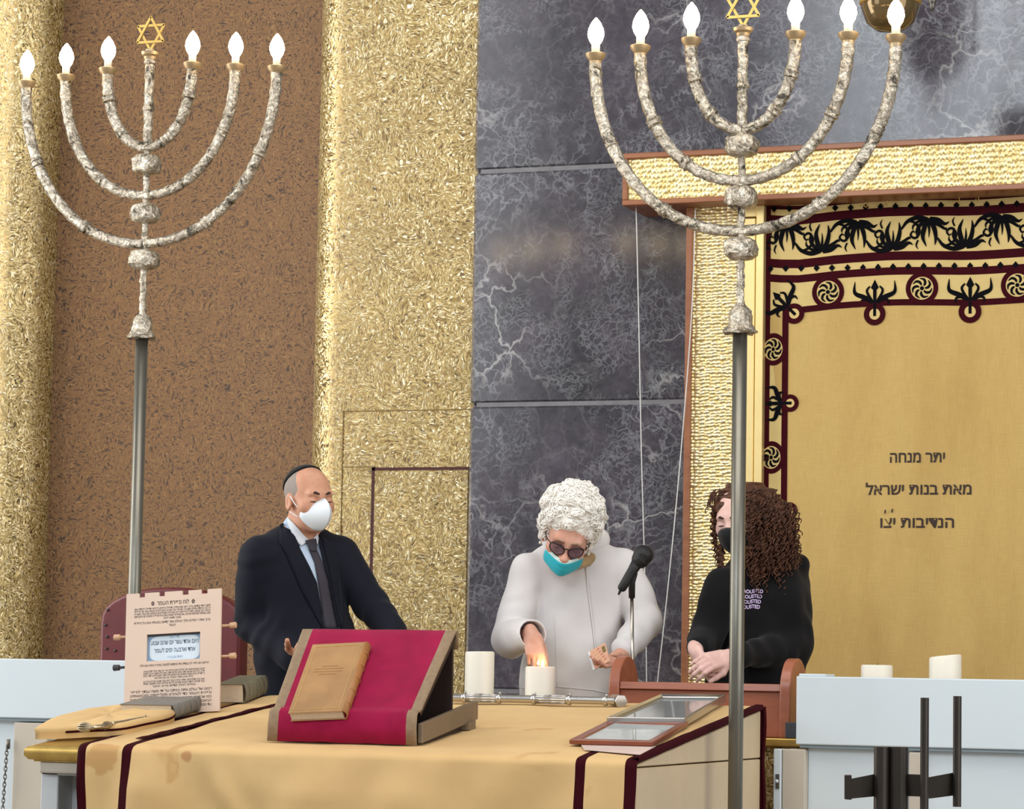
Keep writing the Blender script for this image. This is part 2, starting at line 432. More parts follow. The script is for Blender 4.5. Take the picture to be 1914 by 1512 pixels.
# gold mosaic wall: flat piers, rounded arrises and the brown niche between them
xa = PY(640, 300, WY + .05)[0]; xb = PY(600, 300, WY + .05)[0]      # right arris
xl1 = PY(92, 500, WY + .05)[0]; xl0 = PY(4, 500, WY + .05)[0]
print('gold', xa, xb, xl1, xl0)
yg = WY + .05
def arris(x_flat, sgn, r):
    pts = []
    for i in range(13):
        a = math.pi / 2 * i / 12 * 1.15
        pts.append((x_flat + sgn * r * math.sin(a), yg + r * (1 - math.cos(a))))
    return pts
zt, zb_ = 4.6, -.3
def wallstrip(pl, name, mat, smooth=True):
    P = [[(x, y, z) for x, y in pl] for z in (zb_, zt)]
    m_ = MB().grid([[np.array(p) for p in row] for row in P]); return structure(m_.build(name, mat, None, smooth))
rr = .17
right = [(xm + .02, yg), (xm - .4, yg), (xa - .0, yg)] + arris(xa, -1, rr)[1:]
left = [(-8.5, yg), (xl0 - .4, yg)] + [(xl0, yg)] + arris(xl0, 1, rr)[1:]
wallstrip(right, 'wall_gold_right', M['gold_mosaic'])
wallstrip(left, 'wall_gold_left', M['gold_mosaic'])
yn = yg + rr * 1.05
P = []
for z in (zb_, zt):
    row = []
    for i in range(25):
        u = i / 24; x = (xl0 + rr * .96) * (1 - u) + (xa - rr * .96) * u
        row.append(V(x, yn + .10 * (1 - (2 * u - 1) ** 2), z))
    P.append(row)
structure(MB().grid(P).build('wall_niche', M['brown_mosaic'], None, True))
# floor: the raised platform by the ark and the hall floor in front
structure(MB().box((-9, 2.0, -.30), (1.6, 11.7, 0)).build('floor', M['floor']))
# hidden door in the gold wall with its dark joint
def gz(py, px=760): return PY(px, py, yg)[2]
def gx(px, py=1000): return PY(px, py, yg)[0]
d = thing('hidden_door', 'gold mosaic hidden door outlined by a dark red joint, beside the dark marble', 'door', (gx(780), yg, 0)); d['kind'] = 'structure'; d.name = 'door_1'; ORG['door_1'] = ORG.get('hidden_door', V(gx(780), yg, 0))
xd0, xd1, zd = gx(699), xm - .012, gz(879)
MB().box((xd0, yg - .010, 0), (xd1, yg - .002, zd)).build('leaf', M['gold_mosaic'], d, False, .004, 1)
M['dark_red'] = plain('dark_red_joint', '#3d0f0c', .7)
jt = MB(); jt.box((xd0 - .014, yg - .006, 0), (xd0, yg - .001, zd + .014)); jt.box((xd0 - .014, yg - .006, zd), (xd1, yg - .001, zd + .012)); jt.build('joint', M['dark_red'], d)
M['joint'] = plain('mosaic_joint', '#7a6132', .8)
tr = MB(); xo, zo, zi = gx(640, 900), gz(766), gz(872, 650)
tr.box((xo - .004, yg - .003, 0), (xo, yg - .0005, zo)); tr.box((xo - .004, yg - .003, zo - .004), (xm - .01, yg - .0005, zo)); tr.box((xo, yg - .003, zi - .003), (xd0, yg - .0005, zi))
structure(tr.build('trim_1', M['joint']))

# ------------------------------------------------------------------ the ark: lintel, jamb, curtain
yp, yj, yc = 11.0, 11.12, 11.15
xpl = PY(1165, 330, yp)[0]; zpt, zpb = 3.096, PY(1500, 370, yp)[2]
zpb = PY(1165, 385, yp)[2]
ark = thing('ark_surround', 'hammered gold ark surround edged in brown wood, around the golden curtain', 'ark', (-2.6, 11.2, 0))
XR = -.3
MB().box((xpl + .02, yp, zpb + .02), (XR, WY - .004, zpt - .02)).build('lintel', M['hammered'], ark)
fr = MB(); fr.box((xpl, yp - .012, zpt - .022), (XR, WY - .004, zpt + .0)); fr.box((xpl, yp - .012, zpb), (XR, WY - .004, zpb + .022)); fr.box((xpl, yp - .012, zpb + .022), (xpl + .02, WY, zpt - .022))
fr.build('lintel_edging', M['trim_wood'], ark, False, .003, 1)
xj = -3.4235
jw = PY(1300, 700, yj)[0]; jg = PY(1392, 500, yj)[0]; jc = PY(1428, 500, yj)[0]
jw = xj + .026
MB().box((xj, yj - .02, 0), (jw, WY - .004, zpb)).build('jamb_edging', M['trim_wood'], ark, False, .003, 1)
MB().box((jw, yj, 0), (jg, WY - .004, zpb)).build('jamb_panel', M['hammered_jamb'], ark)
st = MB(); st.box((jg, yj - .006, 0), (jg + (jc - jg) * .55, WY, zpb - .05)); st.box((jg + (jc - jg) * .6, yj - .010, 0), (jc, WY - .004, zpb)); st.box((jg, yj - .004, zpb - .045), (jg + (jc - jg) * .6, WY, zpb))
st.build('jamb_strip', M['gold'], ark, False, .003, 1, label='smooth gold strip')

# curtain -----------------------------------------------------------
cur = thing('ark_curtain', 'golden woven ark curtain with maroon and navy border and Hebrew dedication', 'curtain', (-2.2, yc, 0))
def curtain_mat():
    t = NT('gold_weave')
    wv = t.noise(1.0, 2, .5, vec=t.mapping((300, 300, 26))); wh = t.noise(1.0, 2, .5, vec=t.mapping((14, 14, 420)))
    big = t.ramp(t.noise(2.2, 4, .6, vec=t.mapping((2.2, 2, .6))), [(.3, lin('#b29358')), (.55, lin('#bd9f63')), (.8, lin('#c0a566'))])
    k = t.ramp(t.math('ADD', t.math('MULTIPLY', wv, .5), t.math('MULTIPLY', wh, .5)), [(.3, (.88, .88, .86)), (.7, (1.06, 1.06, 1.06))])
    t.set('Base Color', t.mix(1.0, big, k, 'MULTIPLY')).set('Roughness', .8).set('Specular IOR Level', .2); t.bump(wh, .15, .002); return t.m
M['weave'] = curtain_mat()
M['strip'] = plain('pale_gold_band', '#c4ad74', .85, 0, .08, 12, spec=.15)
M['maroon'] = plain('maroon_velvet', '#34060f', .9, 0, .12, 30, spec=.1)
M['navy'] = plain('navy_applique', '#08080c', .9, 0, .1, 30, spec=.1)
def fold(x, z): return yc + .005 * math.sin(x * 13 + .5 * math.sin(z * 2)) + .002 * math.sin(x * 29 + z * 2)
x0c = PY(1429, 500, yc)[0] - .0; zb_top = zpb + .01
nx, nz = 280, 60
MB().grid([[V(x0c + (XR - x0c) * i / nx, fold(x0c + (XR - x0c) * i / nx, z), z) for i in range(nx + 1)] for z in [.02 + (zb_top - .02) * j / nz for j in range(nz + 1)]]).build('cloth', M['weave'], cur, True)
def C2(px, py):   # place on the curtain
    p = PY(px, py, yc); return p[0], p[2]
def lay(poly, mbx, m=0, off=.003, n=1):
    mbx.add([V(x, fold(x, z) - off, z) for x, z in poly], [tuple(range(len(poly)))], m)
def strip(path, w, mbx, m=0, off=.003):   # path [(x,z)], w list of half widths
    L = []; Rr = []
    for i, p in enumerate(path):
        a = np.array(path[max(i - 1, 0)]); b = np.array(path[min(i + 1, len(path) - 1)]); t = nrm(b - a); nn = V(-t[1], t[0]); ww = w[i] if not np.isscalar(w) else w
        L.append(np.array(p) + nn * ww); Rr.append(np.array(p) - nn * ww)
    v = [V(x, fold(x, z) - off, z) for x, z in L + Rr]; k = len(path)
    mbx.add(v, [(i, i + 1, k + i + 1, k + i) for i in range(k - 1)], m)
def disc(cx, cz, r, mbx, m, off, r0=0, n=28, sx=1.0):
    for i in range(n):
        a, b = 2 * math.pi * i / n, 2 * math.pi * (i + 1) / n
        q = [(cx + sx * r * math.cos(a), cz + r * math.sin(a)), (cx + sx * r * math.cos(b), cz + r * math.sin(b)), (cx + sx * r0 * math.cos(b), cz + r0 * math.sin(b)), (cx + sx * r0 * math.cos(a), cz + r0 * math.sin(a))]
        lay(q if r0 > 0 else q[:2] + [(cx, cz)], mbx, m, off)
sil = MB()
def zr(py): return PY(1440, py, yc)[2]
def band(pya, pyb, m, off, xs=None, xe=XR, sag=1.0):
    xs = x0c if xs is None else xs; za, zb2 = zr(pya), zr(pyb); n = 40; A = []; B = []
    for i in range(n + 1):
        x = xs + (xe - xs) * i / n; s = -.012 * sag * math.exp(-((x - (x0c + .12)) / .12) ** 2) ; s += .004 * math.sin(x * 9)
        A.append((x, za + s)); B.append((x, zb2 + s))
    v = [V(x, fold(x, z) - off, z) for x, z in A + B]; sil.add(v, [(i, i + 1, n + 2 + i, n + 1 + i) for i in range(n)], m)
# materials: 0 maroon 1 navy 2 pale band
band(383, 580, 2, .0010); band(380, 387, 0, .002)
band(398.5, 415, 0, .002); band(480, 496, 0, .002); band(509, 523, 0, .002); band(568, 579.5, 0, .002, xs=C2(1466, 575)[0])
xo0, xo1 = x0c, x0c + .026
xi0, xi1 = C2(1462.5, 700)[0], C2(1474, 700)[0]
def vband(xa_, xb_, z0, z1, m, off):
    n = 30
    for i in range(n):
        za, zb2 = z0 + (z1 - z0) * i / n, z0 + (z1 - z0) * (i + 1) / n; lay([(xa_, za), (xb_, za), (xb_, zb2), (xa_, zb2)], sil, m, off)
vband(x0c, xi1, .05, zr(560), 2, .0012)
vband(xo0, xo1, .05, zpb, 0, .0022); vband(xi0, xi1, .05, zr(570), 0, .0022)
def dia(px, py, r=.0125):
    x, z = C2(px, py); lay([(x - r, z), (x, z - r * 1.15), (x + r, z), (x, z + r * 1.15)], sil, 1, .003)
for i in range(34): dia(1448 + i * 28.3, 391 - i * .62)
for i in range(34): dia(1441 + i * 28.6, 502.5 - i * .45)
def S(pts, w0, w1=None, m=1, n=7, mid=None, off=.003):
    p = spline([np.array(q) for q in pts], n); k = len(p); w1 = 0 if w1 is None else w1; mid = max(w0, w1) if mid is None else mid
    ws = []
    for i in range(k):
        u = i / (k - 1); ws.append((1 - u) * (1 - u) * w0 + 2 * u * (1 - u) * (mid * 1.3) + u * u * w1)
    strip(p, [max(x, .0006) for x in ws], sil, m, off)
KX = 1 / 452.0; KZ = 1 / 484.0
def rosette(px, py, sx=1.0, R=.064, r=.046):
    x, z = C2(px, py); disc(x, z, R, sil, 0, .0032, r * .98, sx=sx); disc(x, z, r, sil, 2, .0026, sx=sx)
    for k in range(7):
        a = 2 * math.pi * k / 7
        def q(rad, da): return (x + sx * rad * math.cos(a + da), z + rad * math.sin(a + da))
        S([q(.012, 0), q(.024, .12), q(.035, .45), q(.040, .9)], .003, .0012, 1, 5, .0062, .0040)
    disc(x, z, .008, sil, 1, .0040, sx=sx)
def fleur(px, py, ang, s=1.0, off=.0032):
    x, z = C2(px, py); ca, sa = math.cos(ang), math.sin(ang)
    def T(u, v): u *= s; v *= s; return (x + u * ca - v * sa, z + u * sa + v * ca)
    S([T(0, .0), T(0, .03), T(0, .062), T(0, .088)], .004, .001, 1, 6, .009, off)            # bud
    lay([T(0, .045), T(.016, .062), T(0, .094), T(-.016, .062)], sil, 1, off)
    for sg in (1, -1):
        S([T(0, -.002), T(sg * .019, .022), T(sg * .032, .05), T(sg * .020, .068)], .0042, .003, 1, 8, .0055, off)
        S([T(sg * .012, .012), T(sg * .045, .026), T(sg * .080, .044), T(sg * .080, .088)], .008, .001, 1, 7, .010, off)
        S([T(sg * .01, .002), T(sg * .036, .016), T(sg * .054, .010), T(sg * .054, -.008)], .005, .0015, 1, 8, .006, off)
    disc(*T(0, -.042), .044 * s, sil, 0, off + .0006, .022 * s); disc(*T(0, -.042), .022 * s, sil, 2, off + .0004)
    S([T(0, 0), T(0, -.02), T(0, -.036), T(0, -.05)], .0055, .006, 1, 4, .005, off + .001)
for px, py in ((1548, 546), (1724, 539), (1902, 533), (2082, 526), (2264, 519)): rosette(px, py)
for px, py in ((1446, 653), (1442, 855), (1439, 1050)): rosette(px, py, .86)
fleur(1635, 567, 0); fleur(1813, 562, 0); fleur(1993, 556, 0); fleur(2174, 549, 0); fleur(1463, 754, math.pi / 2, .78); fleur(1461, 955, math.pi / 2, .78); fleur(1473, 574, math.pi / 4, .92)
# scrolling acanthus: two mirrored sprays per repeat
def scroll(x, z, s, sx):
    def T(u, v): return (x + sx * u, z + s * v)
    S([T(-.102, .016), T(-.078, .046), T(-.038, .060), T(0, .050)], .0035, .010, 1, 9, .0075)             # trunk
    disc(*T(.004, .043), .0135, sil, 1, .003)
    S([T(0, .050), T(-.011, .020), T(-.017, -.018), T(-.003, -.055)], .008, .0012, 1, 9, .0105)             # hanging leaves
    S([T(.008, .050), T(.026, .020), T(.034, -.018), T(.031, -.050)], .008, .0012, 1, 9, .0095)
    S([T(.004, .045), T(.008, .01), T(.007, -.02)], .006, .0008, 1, 6, .004)
    S([T(-.004, .046), T(-.026, .032), T(-.041, .006), T(-.036, -.022)], .006, .001, 1, 8, .0082)
    S([T(-.006, .050), T(-.036, .044), T(-.056, .026), T(-.056, .010)], .005, .001, 1, 8, .0055)
    S([T(.010, .054), T(.042, .048), T(.068, .032), T(.086, .040)], .008, .001, 1, 8, .0085)                 # wing to the right
    S([T(.014, .044), T(.046, .028), T(.070, .012), T(.076, .018)], .007, .001, 1, 8, .0062)
    S([T(.062, -.058), T(.098, -.042), T(.112, -.010), T(.096, .014), T(.077, .004), T(.084, -.012), T(.094, -.008)], .0045, .0022, 1, 8, .0052)   # curl
    S([T(.106, .022), T(.099, .042), T(.106, .058)], .0035, .0008, 1, 6, .0035)
zc_ = (zr(415) + zr(480)) / 2
for i in range(-1, 13):
    scroll(x0c + .085 + i * .284, zc_ + .004, 1, 1)
    scroll(x0c + .085 + .142 + i * .284, zc_ - .002, -1, 1)
# drop what runs past the left maroon edge
keepf = []; 
for f, mm in zip(sil.f, sil.m):
    if min(sil.v[i][0] for i in f) > x0c - .002 and max(sil.v[i][0] for i in f) < XR + .3: keepf.append((f, mm))
sil.f = [a for a, b in keepf]; sil.m = [b for a, b in keepf]
sil.build('border_applique', [M['maroon'], M['navy'], M['strip']], cur)
for px, py in ((1618, 384), (1657, 381), (1790, 375), (1826, 372)):
    p = PY(px, py, yc - .02); hk = MB(); hk.tube([p + V(0, 0, .014), p + V(.006, 0, .010), p + V(.007, 0, 0), p + V(.002, 0, -.008), p + V(-.004, 0, -.004), p + V(-.003, 0, .004)], .0022, 6)
    hk.build('hook', M['brass'], cur, True)

def text_mesh(body, size, place, mat, parent, name, center=None, width=None, weight=0, flip=True, shear=0, extra=None):
    """lay lettering: place(u,v)->world, u to the right, v up, metres; flip reverses Hebrew for left-to-right setting"""
    v = []; f = []
    for line, (cx, cy, wd, sz) in body:
        t = bpy.data.curves.new('lettering', 'FONT'); t.body = line[::-1] if flip else line; t.size = sz; t.align_x = 'CENTER'; t.resolution_u = 3; t.offset = weight * sz; t.shear = shear
        o = bpy.data.objects.new('lettering', t); COL.objects.link(o); bpy.context.view_layer.update()
        me = o.evaluated_get(bpy.context.evaluated_depsgraph_get()).to_mesh()
        P = np.array([w.co[:] for w in me.vertices]); F_ = [tuple(p.vertices) for p in me.polygons]
        bpy.data.objects.remove(o); bpy.data.curves.remove(t)
        if len(P) == 0: continue
        w0 = P[:, 0].max() - P[:, 0].min(); k = (wd / w0) if wd else 1.0; mx = (P[:, 0].max() + P[:, 0].min()) / 2
        b = len(v); v += [place(cx + (p[0] - mx) * k, cy + p[1]) for p in P]; f += [tuple(b + i for i in q) for q in F_]
    return raw(name, v, f, mat, parent)
M['thread'] = plain('brown_thread', '#33241c', .8)
def pl(u, v): return V(u, fold(u, v) - .0018, v)
L_ = []
for s, px, py, wpx in (('יתר מנחה', 1715, 864, 97), ('מאת בנות ישראל', 1716, 924, 187), ('הנדיבות יצו', 1714, 986, 130)):
    x, z = C2(px, py); L_.append((s, (x, z, wpx * KX, .060)))
for q in L_: text_mesh([q], .06, pl, M['thread'], cur, 'dedication_line', weight=.02)
for px, py in ((1655, 957), (1668, 955)):
    x, z = C2(px, py); dm = MB(); dm.add([V(x - .003, yc - .009, z - .006), V(x + .003, yc - .009, z - .006), V(x + .005, yc - .009, z + .008), V(x - .001, yc - .009, z + .008)], [(0, 1, 2, 3)])
    dm.build('dedication_mark', M['thread'], cur)

# pull cords --------------------------------------------------------
M['cord'] = plain('white_cord', '#c8c8c6', .7)
def cord(pts, label):
    P = [PY(px, py, y) for px, py, y in pts]; mb_ = MB().tube(spline(P, 6), .0024, 6); o = mb_.build('pull_cord', M['cord'], None, True, origin=P[0]); tag(o, label, 'cord', 'curtain pull cords')
cord([(1189, 386, 11.06), (1194, 600, 11.07), (1199, 850, 11.08), (1206, 1100, 11.09), (1209, 1300, 11.1)], 'white pull cord hanging straight down from the end of the gold lintel')
cord([(1300, 392, 11.06), (1292, 600, 11.07), (1268, 900, 11.08), (1243, 1150, 11.09), (1226, 1300, 11.1)], 'white pull cord slanting down from the lintel across the jamb edge')
# ================================================================== reading table
YF, YB = 7.9, 9.19
XL, XRT = -4.5096, -2.5609
SL = (PX(1426, 1321, XRT)[2] - .7875) / (PX(1426, 1321, XRT)[1] - YF)
TN = nrm((0, -SL, 1)); TP0 = V(XRT, YF, .7875)
def tz(y): return .7875 + SL * (y - YF)
def T(px, py, h=0): return PN(px, py, TP0 + TN * h, TN)
tab = thing('reading_table', 'large beige stone reading table with sloping top and brass edge', 'table', ((XL + XRT) / 2, 8.5, 0))
b = MB()   # solid wedge with sloping top, blackened for the shade of the opening
bx0, bx1, by0, by1 = XL + .075, XRT - .004, YF + .06, YB - .02
def wedge(mb_, x0, x1, y0, y1, z0, dz, m=0):
    return mb_.hexa([(x0, y0, z0), (x1, y0, z0), (x1, y1, z0), (x0, y1, z0), (x0, y0, tz(y0) + dz), (x1, y0, tz(y0) + dz), (x1, y1, tz(y1) + dz), (x0, y1, tz(y1) + dz)], m)
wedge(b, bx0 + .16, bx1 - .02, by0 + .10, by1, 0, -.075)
M['pitch'] = plain('hollow_shade', '#0b0a0a', .9, spec=.05)  # shade of the opening put into the block's colour
b.build('core', M['pitch'], tab, label='block blackened to stand for the shade in the opening under the table top')
sp = MB(); zs = .770
def slab(mb_, y0, y1, z0, z1a, z1b): mb_.hexa([(XRT - .045, y0, z0), (XRT - .004, y0, z0), (XRT - .004, y1, z0), (XRT - .045, y1, z0), (XRT - .045, y0, z1a), (XRT - .004, y0, z1a), (XRT - .004, y1, z1b), (XRT - .045, y1, z1b)])
ys = PX(1254, 1405, XRT)[1]
slab(sp, YF + .01, YB, 0, zs - .004, zs - .004); slab(sp, YF + .012, ys - .002, zs, tz(YF) - .012, tz(ys) - .012); slab(sp, ys + .002, YB, zs, tz(ys) - .012, tz(YB) - .012)
sp.build('side_panel', M['table_stone'], tab, False, .003, 1)
fp = MB(); x0 = XL + .03; z1 = .71
fp.box((x0, YF + .05, 0), (PY(108, 1480, YF + .05)[0], YF + .14, z1)); fp.box((x0, YF + .05, PY(130, 1450, YF + .05)[2]), (XRT - .05, YF + .14, z1)); fp.box((x0, YF + .14, 0), (x0 + .09, YB - .02, z1))
fp.build('front_frame', M['table_white'], tab, False, .003, 1)
mo = MB(); mo.box((XL + .035, YF + .025, .70), (XRT - .05, YF + .1, .735)); mo.build('moulding', M['beige_stone'], tab, False, .006, 2)
tp = MB(); wedge(tp, XL + .02, XRT - .05, YF + .02, YB, .735, -.006)
prof = [(0, -.005), (-.012, -.008), (-.018, -.018), (-.018, -.034), (-.010, -.046), (0.02, -.05)]
R1 = [V(XL + .02 + dx * (1 if dx > 0 else 1.4), YF + .02 + dx, tz(YF) + dz) for dx, dz in prof]; R2 = [V(XRT - .05, YF + .02 + dx, tz(YF) + dz) for dx, dz in prof]
tp.grid([R1, R2]); R3 = [V(XL + .02 + dx, YB, tz(YB) + dz) for dx, dz in prof]; tp.grid([R3, R1])
tp.build('brass_top', M['brass'], tab, False, 0, auto=50)

# cloth ------------------------------------------------------------
def cloth_mat(name, stains=True, spots=()):
    t = NT(name); n = t.noise(2.6, 4, .6)
    c = t.ramp(n, [(.3, lin('#cda976')), (.6, lin('#d8b680')), (.8, lin('#dfbf8a'))])
    if stains:
        s = t.ramp(t.noise(4.5, 3, .55, dist=.4), [(.66, (0, 0, 0)), (.71, (.45, .45, .45)), (.74, (.25, .25, .25))]); c = t.mix(s, c, lin('#b08148'))
    for q, r, cc in spots:
        dv = t.n('ShaderNodeVectorMath'); dv.operation = 'DISTANCE'; t.l(t.tc, dv.inputs[0]); dv.inputs[1].default_value = tuple(q)
        e = t.math('ADD', dv.outputs['Value'], t.math('MULTIPLY', t.math('SUBTRACT', t.noise(16, 3, .6), .5), r * 1.5)); c = t.mix(t.ramp(e, [(r * .75, (.55, .55, .55)), (r, (0, 0, 0))]), c, lin(cc))
    t.set('Base Color', c).set('Roughness', .9).set('Specular IOR Level', .12).set('Sheen Weight', .04)
    t.bump(t.math('ADD', t.noise(3.2, 2, .5), t.math('MULTIPLY', t.noise(260, 2, .6), .02)), .45, .03); return t.m
M['cloth'] = cloth_mat('mustard_cloth')
CO_ = V(-3.4, 8.5, tz(8.5))
M['cloth_stained'] = cloth_mat('mustard_cloth_stained', True, [(PY(188, 1412, 7.88) - CO_, .062, '#b3814a'), (PY(346, 1412, 7.88) - CO_, .020, '#a2643f')])
clo = thing('table_cloth', 'mustard yellow cloth with maroon stripes draped over the reading table', 'tablecloth', (-3.4, 8.5, tz(8.5)))
cx = []   # columns: (x, material of the strip to its right)
xl = PY(149, 1395, YF)[0]; s1a, s1b = PY(230, 1450, YF)[0], PY(248, 1450, YF)[0]; s2a, s2b = PY(1077, 1450, YF)[0], PY(1096, 1450, YF)[0]; e2 = PY(1170, 1450, YF)[0]; xr = XRT + .002
def cols(a, b_, n, m): return [(a + (b_ - a) * i / n, m) for i in range(n)]
cx = cols(xl, xl + .027, 2, 1) + cols(xl + .027, s1a, 6, 0) + cols(s1a, s1b, 2, 1) + cols(s1b, s2a, 60, 0) + cols(s2a, s2b, 2, 1) + cols(s2b, e2, 6, 0) + cols(e2, xr, 2, 1) + [(xr, 0)]
rows = []  # (y, z, normal, s) along the drape from the back hem over the top to the front hem
for i in range(12): rows.append((YB + .012, tz(YB) - .55 + .53 * i / 12, (0, 1, 0), 'b'))
for i in range(5):
    a = math.pi / 2 * i / 5; rows.append((YB - .008 + .02 * math.cos(a), tz(YB) - .02 + .02 * math.sin(a) + .004, (0, math.cos(a), math.sin(a)), 'b'))
for i in range(50):
    y = YB - .01 + (YF + .02 - YB + .01) * i / 49; rows.append((y, tz(y) + .004, (0, 0, 1), 't'))
for i in range(1, 7):
    a = math.pi / 2 * i / 6; rows.append((YF + .014 - .024 * math.sin(a), tz(YF) - .020 + .024 * math.cos(a), (0, -math.sin(a), math.cos(a)), 'f'))
for i in range(1, 30): rows.append((YF - .010, tz(YF) - .020 - .60 * i / 29, (0, -1, 0), 'f'))
Pn = []; vv = []
for y, z, n, s in rows:
    row = []
    for x, mm in cx:
        p = V(x, y, z); q = np.array([[x, y, z]])
        if s == 'f':
            dn = max(0, tz(YF) - z); w = min(1, dn / .12)
            p = p + V(0, -1, 0) * (w * (.012 + .014 * math.sin(x * 9 + 2 * math.sin(x * 3)) + .010 * math.sin(x * 23 + dn * 12) + .012 * vnoise(q, 5)[0] + .02 * dn)) 
            edge = min(1, max(0, (x - xl) / .3)); p[0] += .02 * dn * (1 - edge)
            p = p + V(0, -1, 0) * .016 * w * math.exp(-((x - (xl + .42 + dn * .6)) / .03) ** 2)
        elif s == 't':
            e = min(1, (x - xl) / .06, (xr - x) / .06); p[2] += .0035 * e * abs(vnoise(q, 7)[0]) + .002 * e * max(0, math.sin(x * 13 + y * 5)) 
            p[2] += .035 * math.exp(-(((x + 4.05) / .16) ** 2 + ((y - 9.12) / .07) ** 2))
            if x > xr - .03: pass
        row.append(p)
    Pn.append(row)
nc = len(cx); v = [p for r in Pn for p in r]; f = []; fm = []
for i in range(len(Pn) - 1):
    for j in range(nc - 1): f.append((i * nc + j, i * nc + j + 1, (i + 1) * nc + j + 1, (i + 1) * nc + j)); fm.append(cx[j][1])
cl = raw('cloth_sheet', v, f, [M['cloth_stained'], M['maroon']], clo, True, fm)
so = cl.modifiers.new('thickness', 'SOLIDIFY'); so.thickness = .003; so.offset = 1
# the right hem folded over the edge, and the hanging hem at the back corner
hm = MB(); A = []; B = []; Cc = []
for i in range(30):
    y = YF + .0 + (YB - YF) * i / 29; wv_ = .004 * math.sin(i * 1.3); A.append(V(XRT - .019, y, tz(y) + .0095)); B.append(V(XRT + .005, y, tz(y) + .008)); Cc.append(V(XRT + .005, y, tz(y) - .006 + wv_ * .3))
hm.grid([A, B, Cc]); hm.tube([V(XRT + .004, YB + .012, tz(YB) + .002 - .6 * i / 20) + V(.003 * math.sin(i * .8), 0, 0) for i in range(21)], .0065, 8)
hm.build('hem', M['maroon'], clo, True)
la, lb = T(262, 1379, .012), T(520, 1314, .012)
ls = MB(); path = [la + (lb - la) * i / 24 + V(.008 * math.sin(i * .9) * (i / 24), 0, .001 * math.sin(i * 2)) for i in range(25)]
ls.grid([[p + V(-.013, -.004, -.002) for p in path], [p + V(.013, .004, -.002) for p in path]]); ls.build('stripe', M['maroon'], clo, True, solid=.002)

# ================================================================== parapets
def parapet(name, label, x0, x1, ztop, zj, piers, y=9.28):
    t = thing(name, label, 'parapet', ((x0 + x1) / 2, y + .1, 0))
    MB().box((x0, y, zj + .004), (x1, y + .16, ztop)).build('fascia', M['white_panel'], t, False, .004, 2)
    MB().box((x0 + .03, y + .04, 0), (x1, y + .13, zj - .004)).build('panel', M['white_panel'], t, False, .003, 1)
    gr = MB().box((x0 + .01, y + .012, zj - .006), (x1, y + .12, zj + .006)); gr.build('groove', M['groove'], t)
    for a, b_ in piers: MB().box((a, y + .005, 0), (b_, y + .12, zj - .012)).build('pier', M['beige_stone'], t, False, .003, 1, label='beige stone pier')
    return t
yq = 9.28
def qx(px, py): return PY(px, py, yq)[0]
zR, zjR = PY(1700, 1267, yq)[2], PY(1700, 1399, yq)[2]; zL, zjL = PY(110, 1232.5, yq)[2], PY(110, 1346, yq)[2]
pr = parapet('parapet', 'white parapet with level joint at the right, two candles showing above it', qx(1488, 1300), -.2, zR, zjR, [(qx(1461, 1450), qx(1504, 1450)), (qx(1698, 1460), qx(1721, 1460))])
MB().box((qx(1490, 1300), yq + .02, zR), (qx(1540, 1300), yq + .14, zR + .008)).build('cap', M['white_panel'], pr, False, .002, 1)
gt = MB().box((qx(1446, 1450), yq - .002, 0), (qx(1460, 1450), yq + .05, zjR - .012)); gt.build('gate_edge', M['white_panel'], pr, False, .002, 1)
M['steel'] = plain('dull_steel', '#6c6862', .4, .8)
lk = MB(); a = PY(1450, 1474, yq - .004); c = PY(1456.5, 1447, yq - .004); lk.box((a[0], yq - .006, a[2]), (c[0], yq - .001, c[2])); lk.build('lock_plate', M['steel'], pr)
lm = MB(); m_ = PY(1452, 1460, yq - .008); lm.sphere(m_, .006, 6); lm.build('latch', M['white_panel'], pr, True, label='pale latch tongue')
pl_ = parapet('parapet', 'white parapet at the far left behind the brass corner of the table', -6.6, qx(300, 1300), zL, zjL, [(qx(22, 1440), qx(85, 1440))])
pl_.name = 'parapet.001'; ORG['parapet.001'] = ORG.get(pl_.name, V(0, 0, 0))
ch = MB()
c0 = PY(13, 1400, yq - .012)
for i in range(16):
    c = c0 + V(-.0006 * i, 0, -.014 * i); ax = V(1, 0, 0) if i % 2 else V(.3, -.9, 0)
    pts = [c + ax * .006 * math.cos(a) + V(0, 0, 1) * .011 * math.sin(a) for a in [2 * math.pi * k / 10 for k in range(11)]]
    ch.tube(pts, .0018, 5, cap=False)
ch.box(c0 + V(-.006, .002, .0), c0 + V(.006, .012, .035))
tag(ch.build('chain', M['steel'], None, True, origin=c0), 'thin steel chain hanging on the white parapet at the left edge', 'chain')

# ================================================================== gold ledge with lectern and candles
yl = 9.44; ZL = PY(1460, 1380, yl)[2]
lx0, lx1 = PY(838, 1300, yl)[0], -1.75
led = thing('ark_ledge', 'low gold mosaic ledge with brass lip carrying the lectern and candles', 'ledge', ((lx0 + lx1) / 2, 9.6, 0))
MB().box((lx0 + .02, yl + .015, 0), (lx1, 9.74, ZL - .028)).build('front_panel', M['gold_mosaic'], led)
MB().box((lx0, yl, ZL - .028), (lx1, 9.76, ZL)).build('top_slab', M['brass'], led, False, .004, 2)

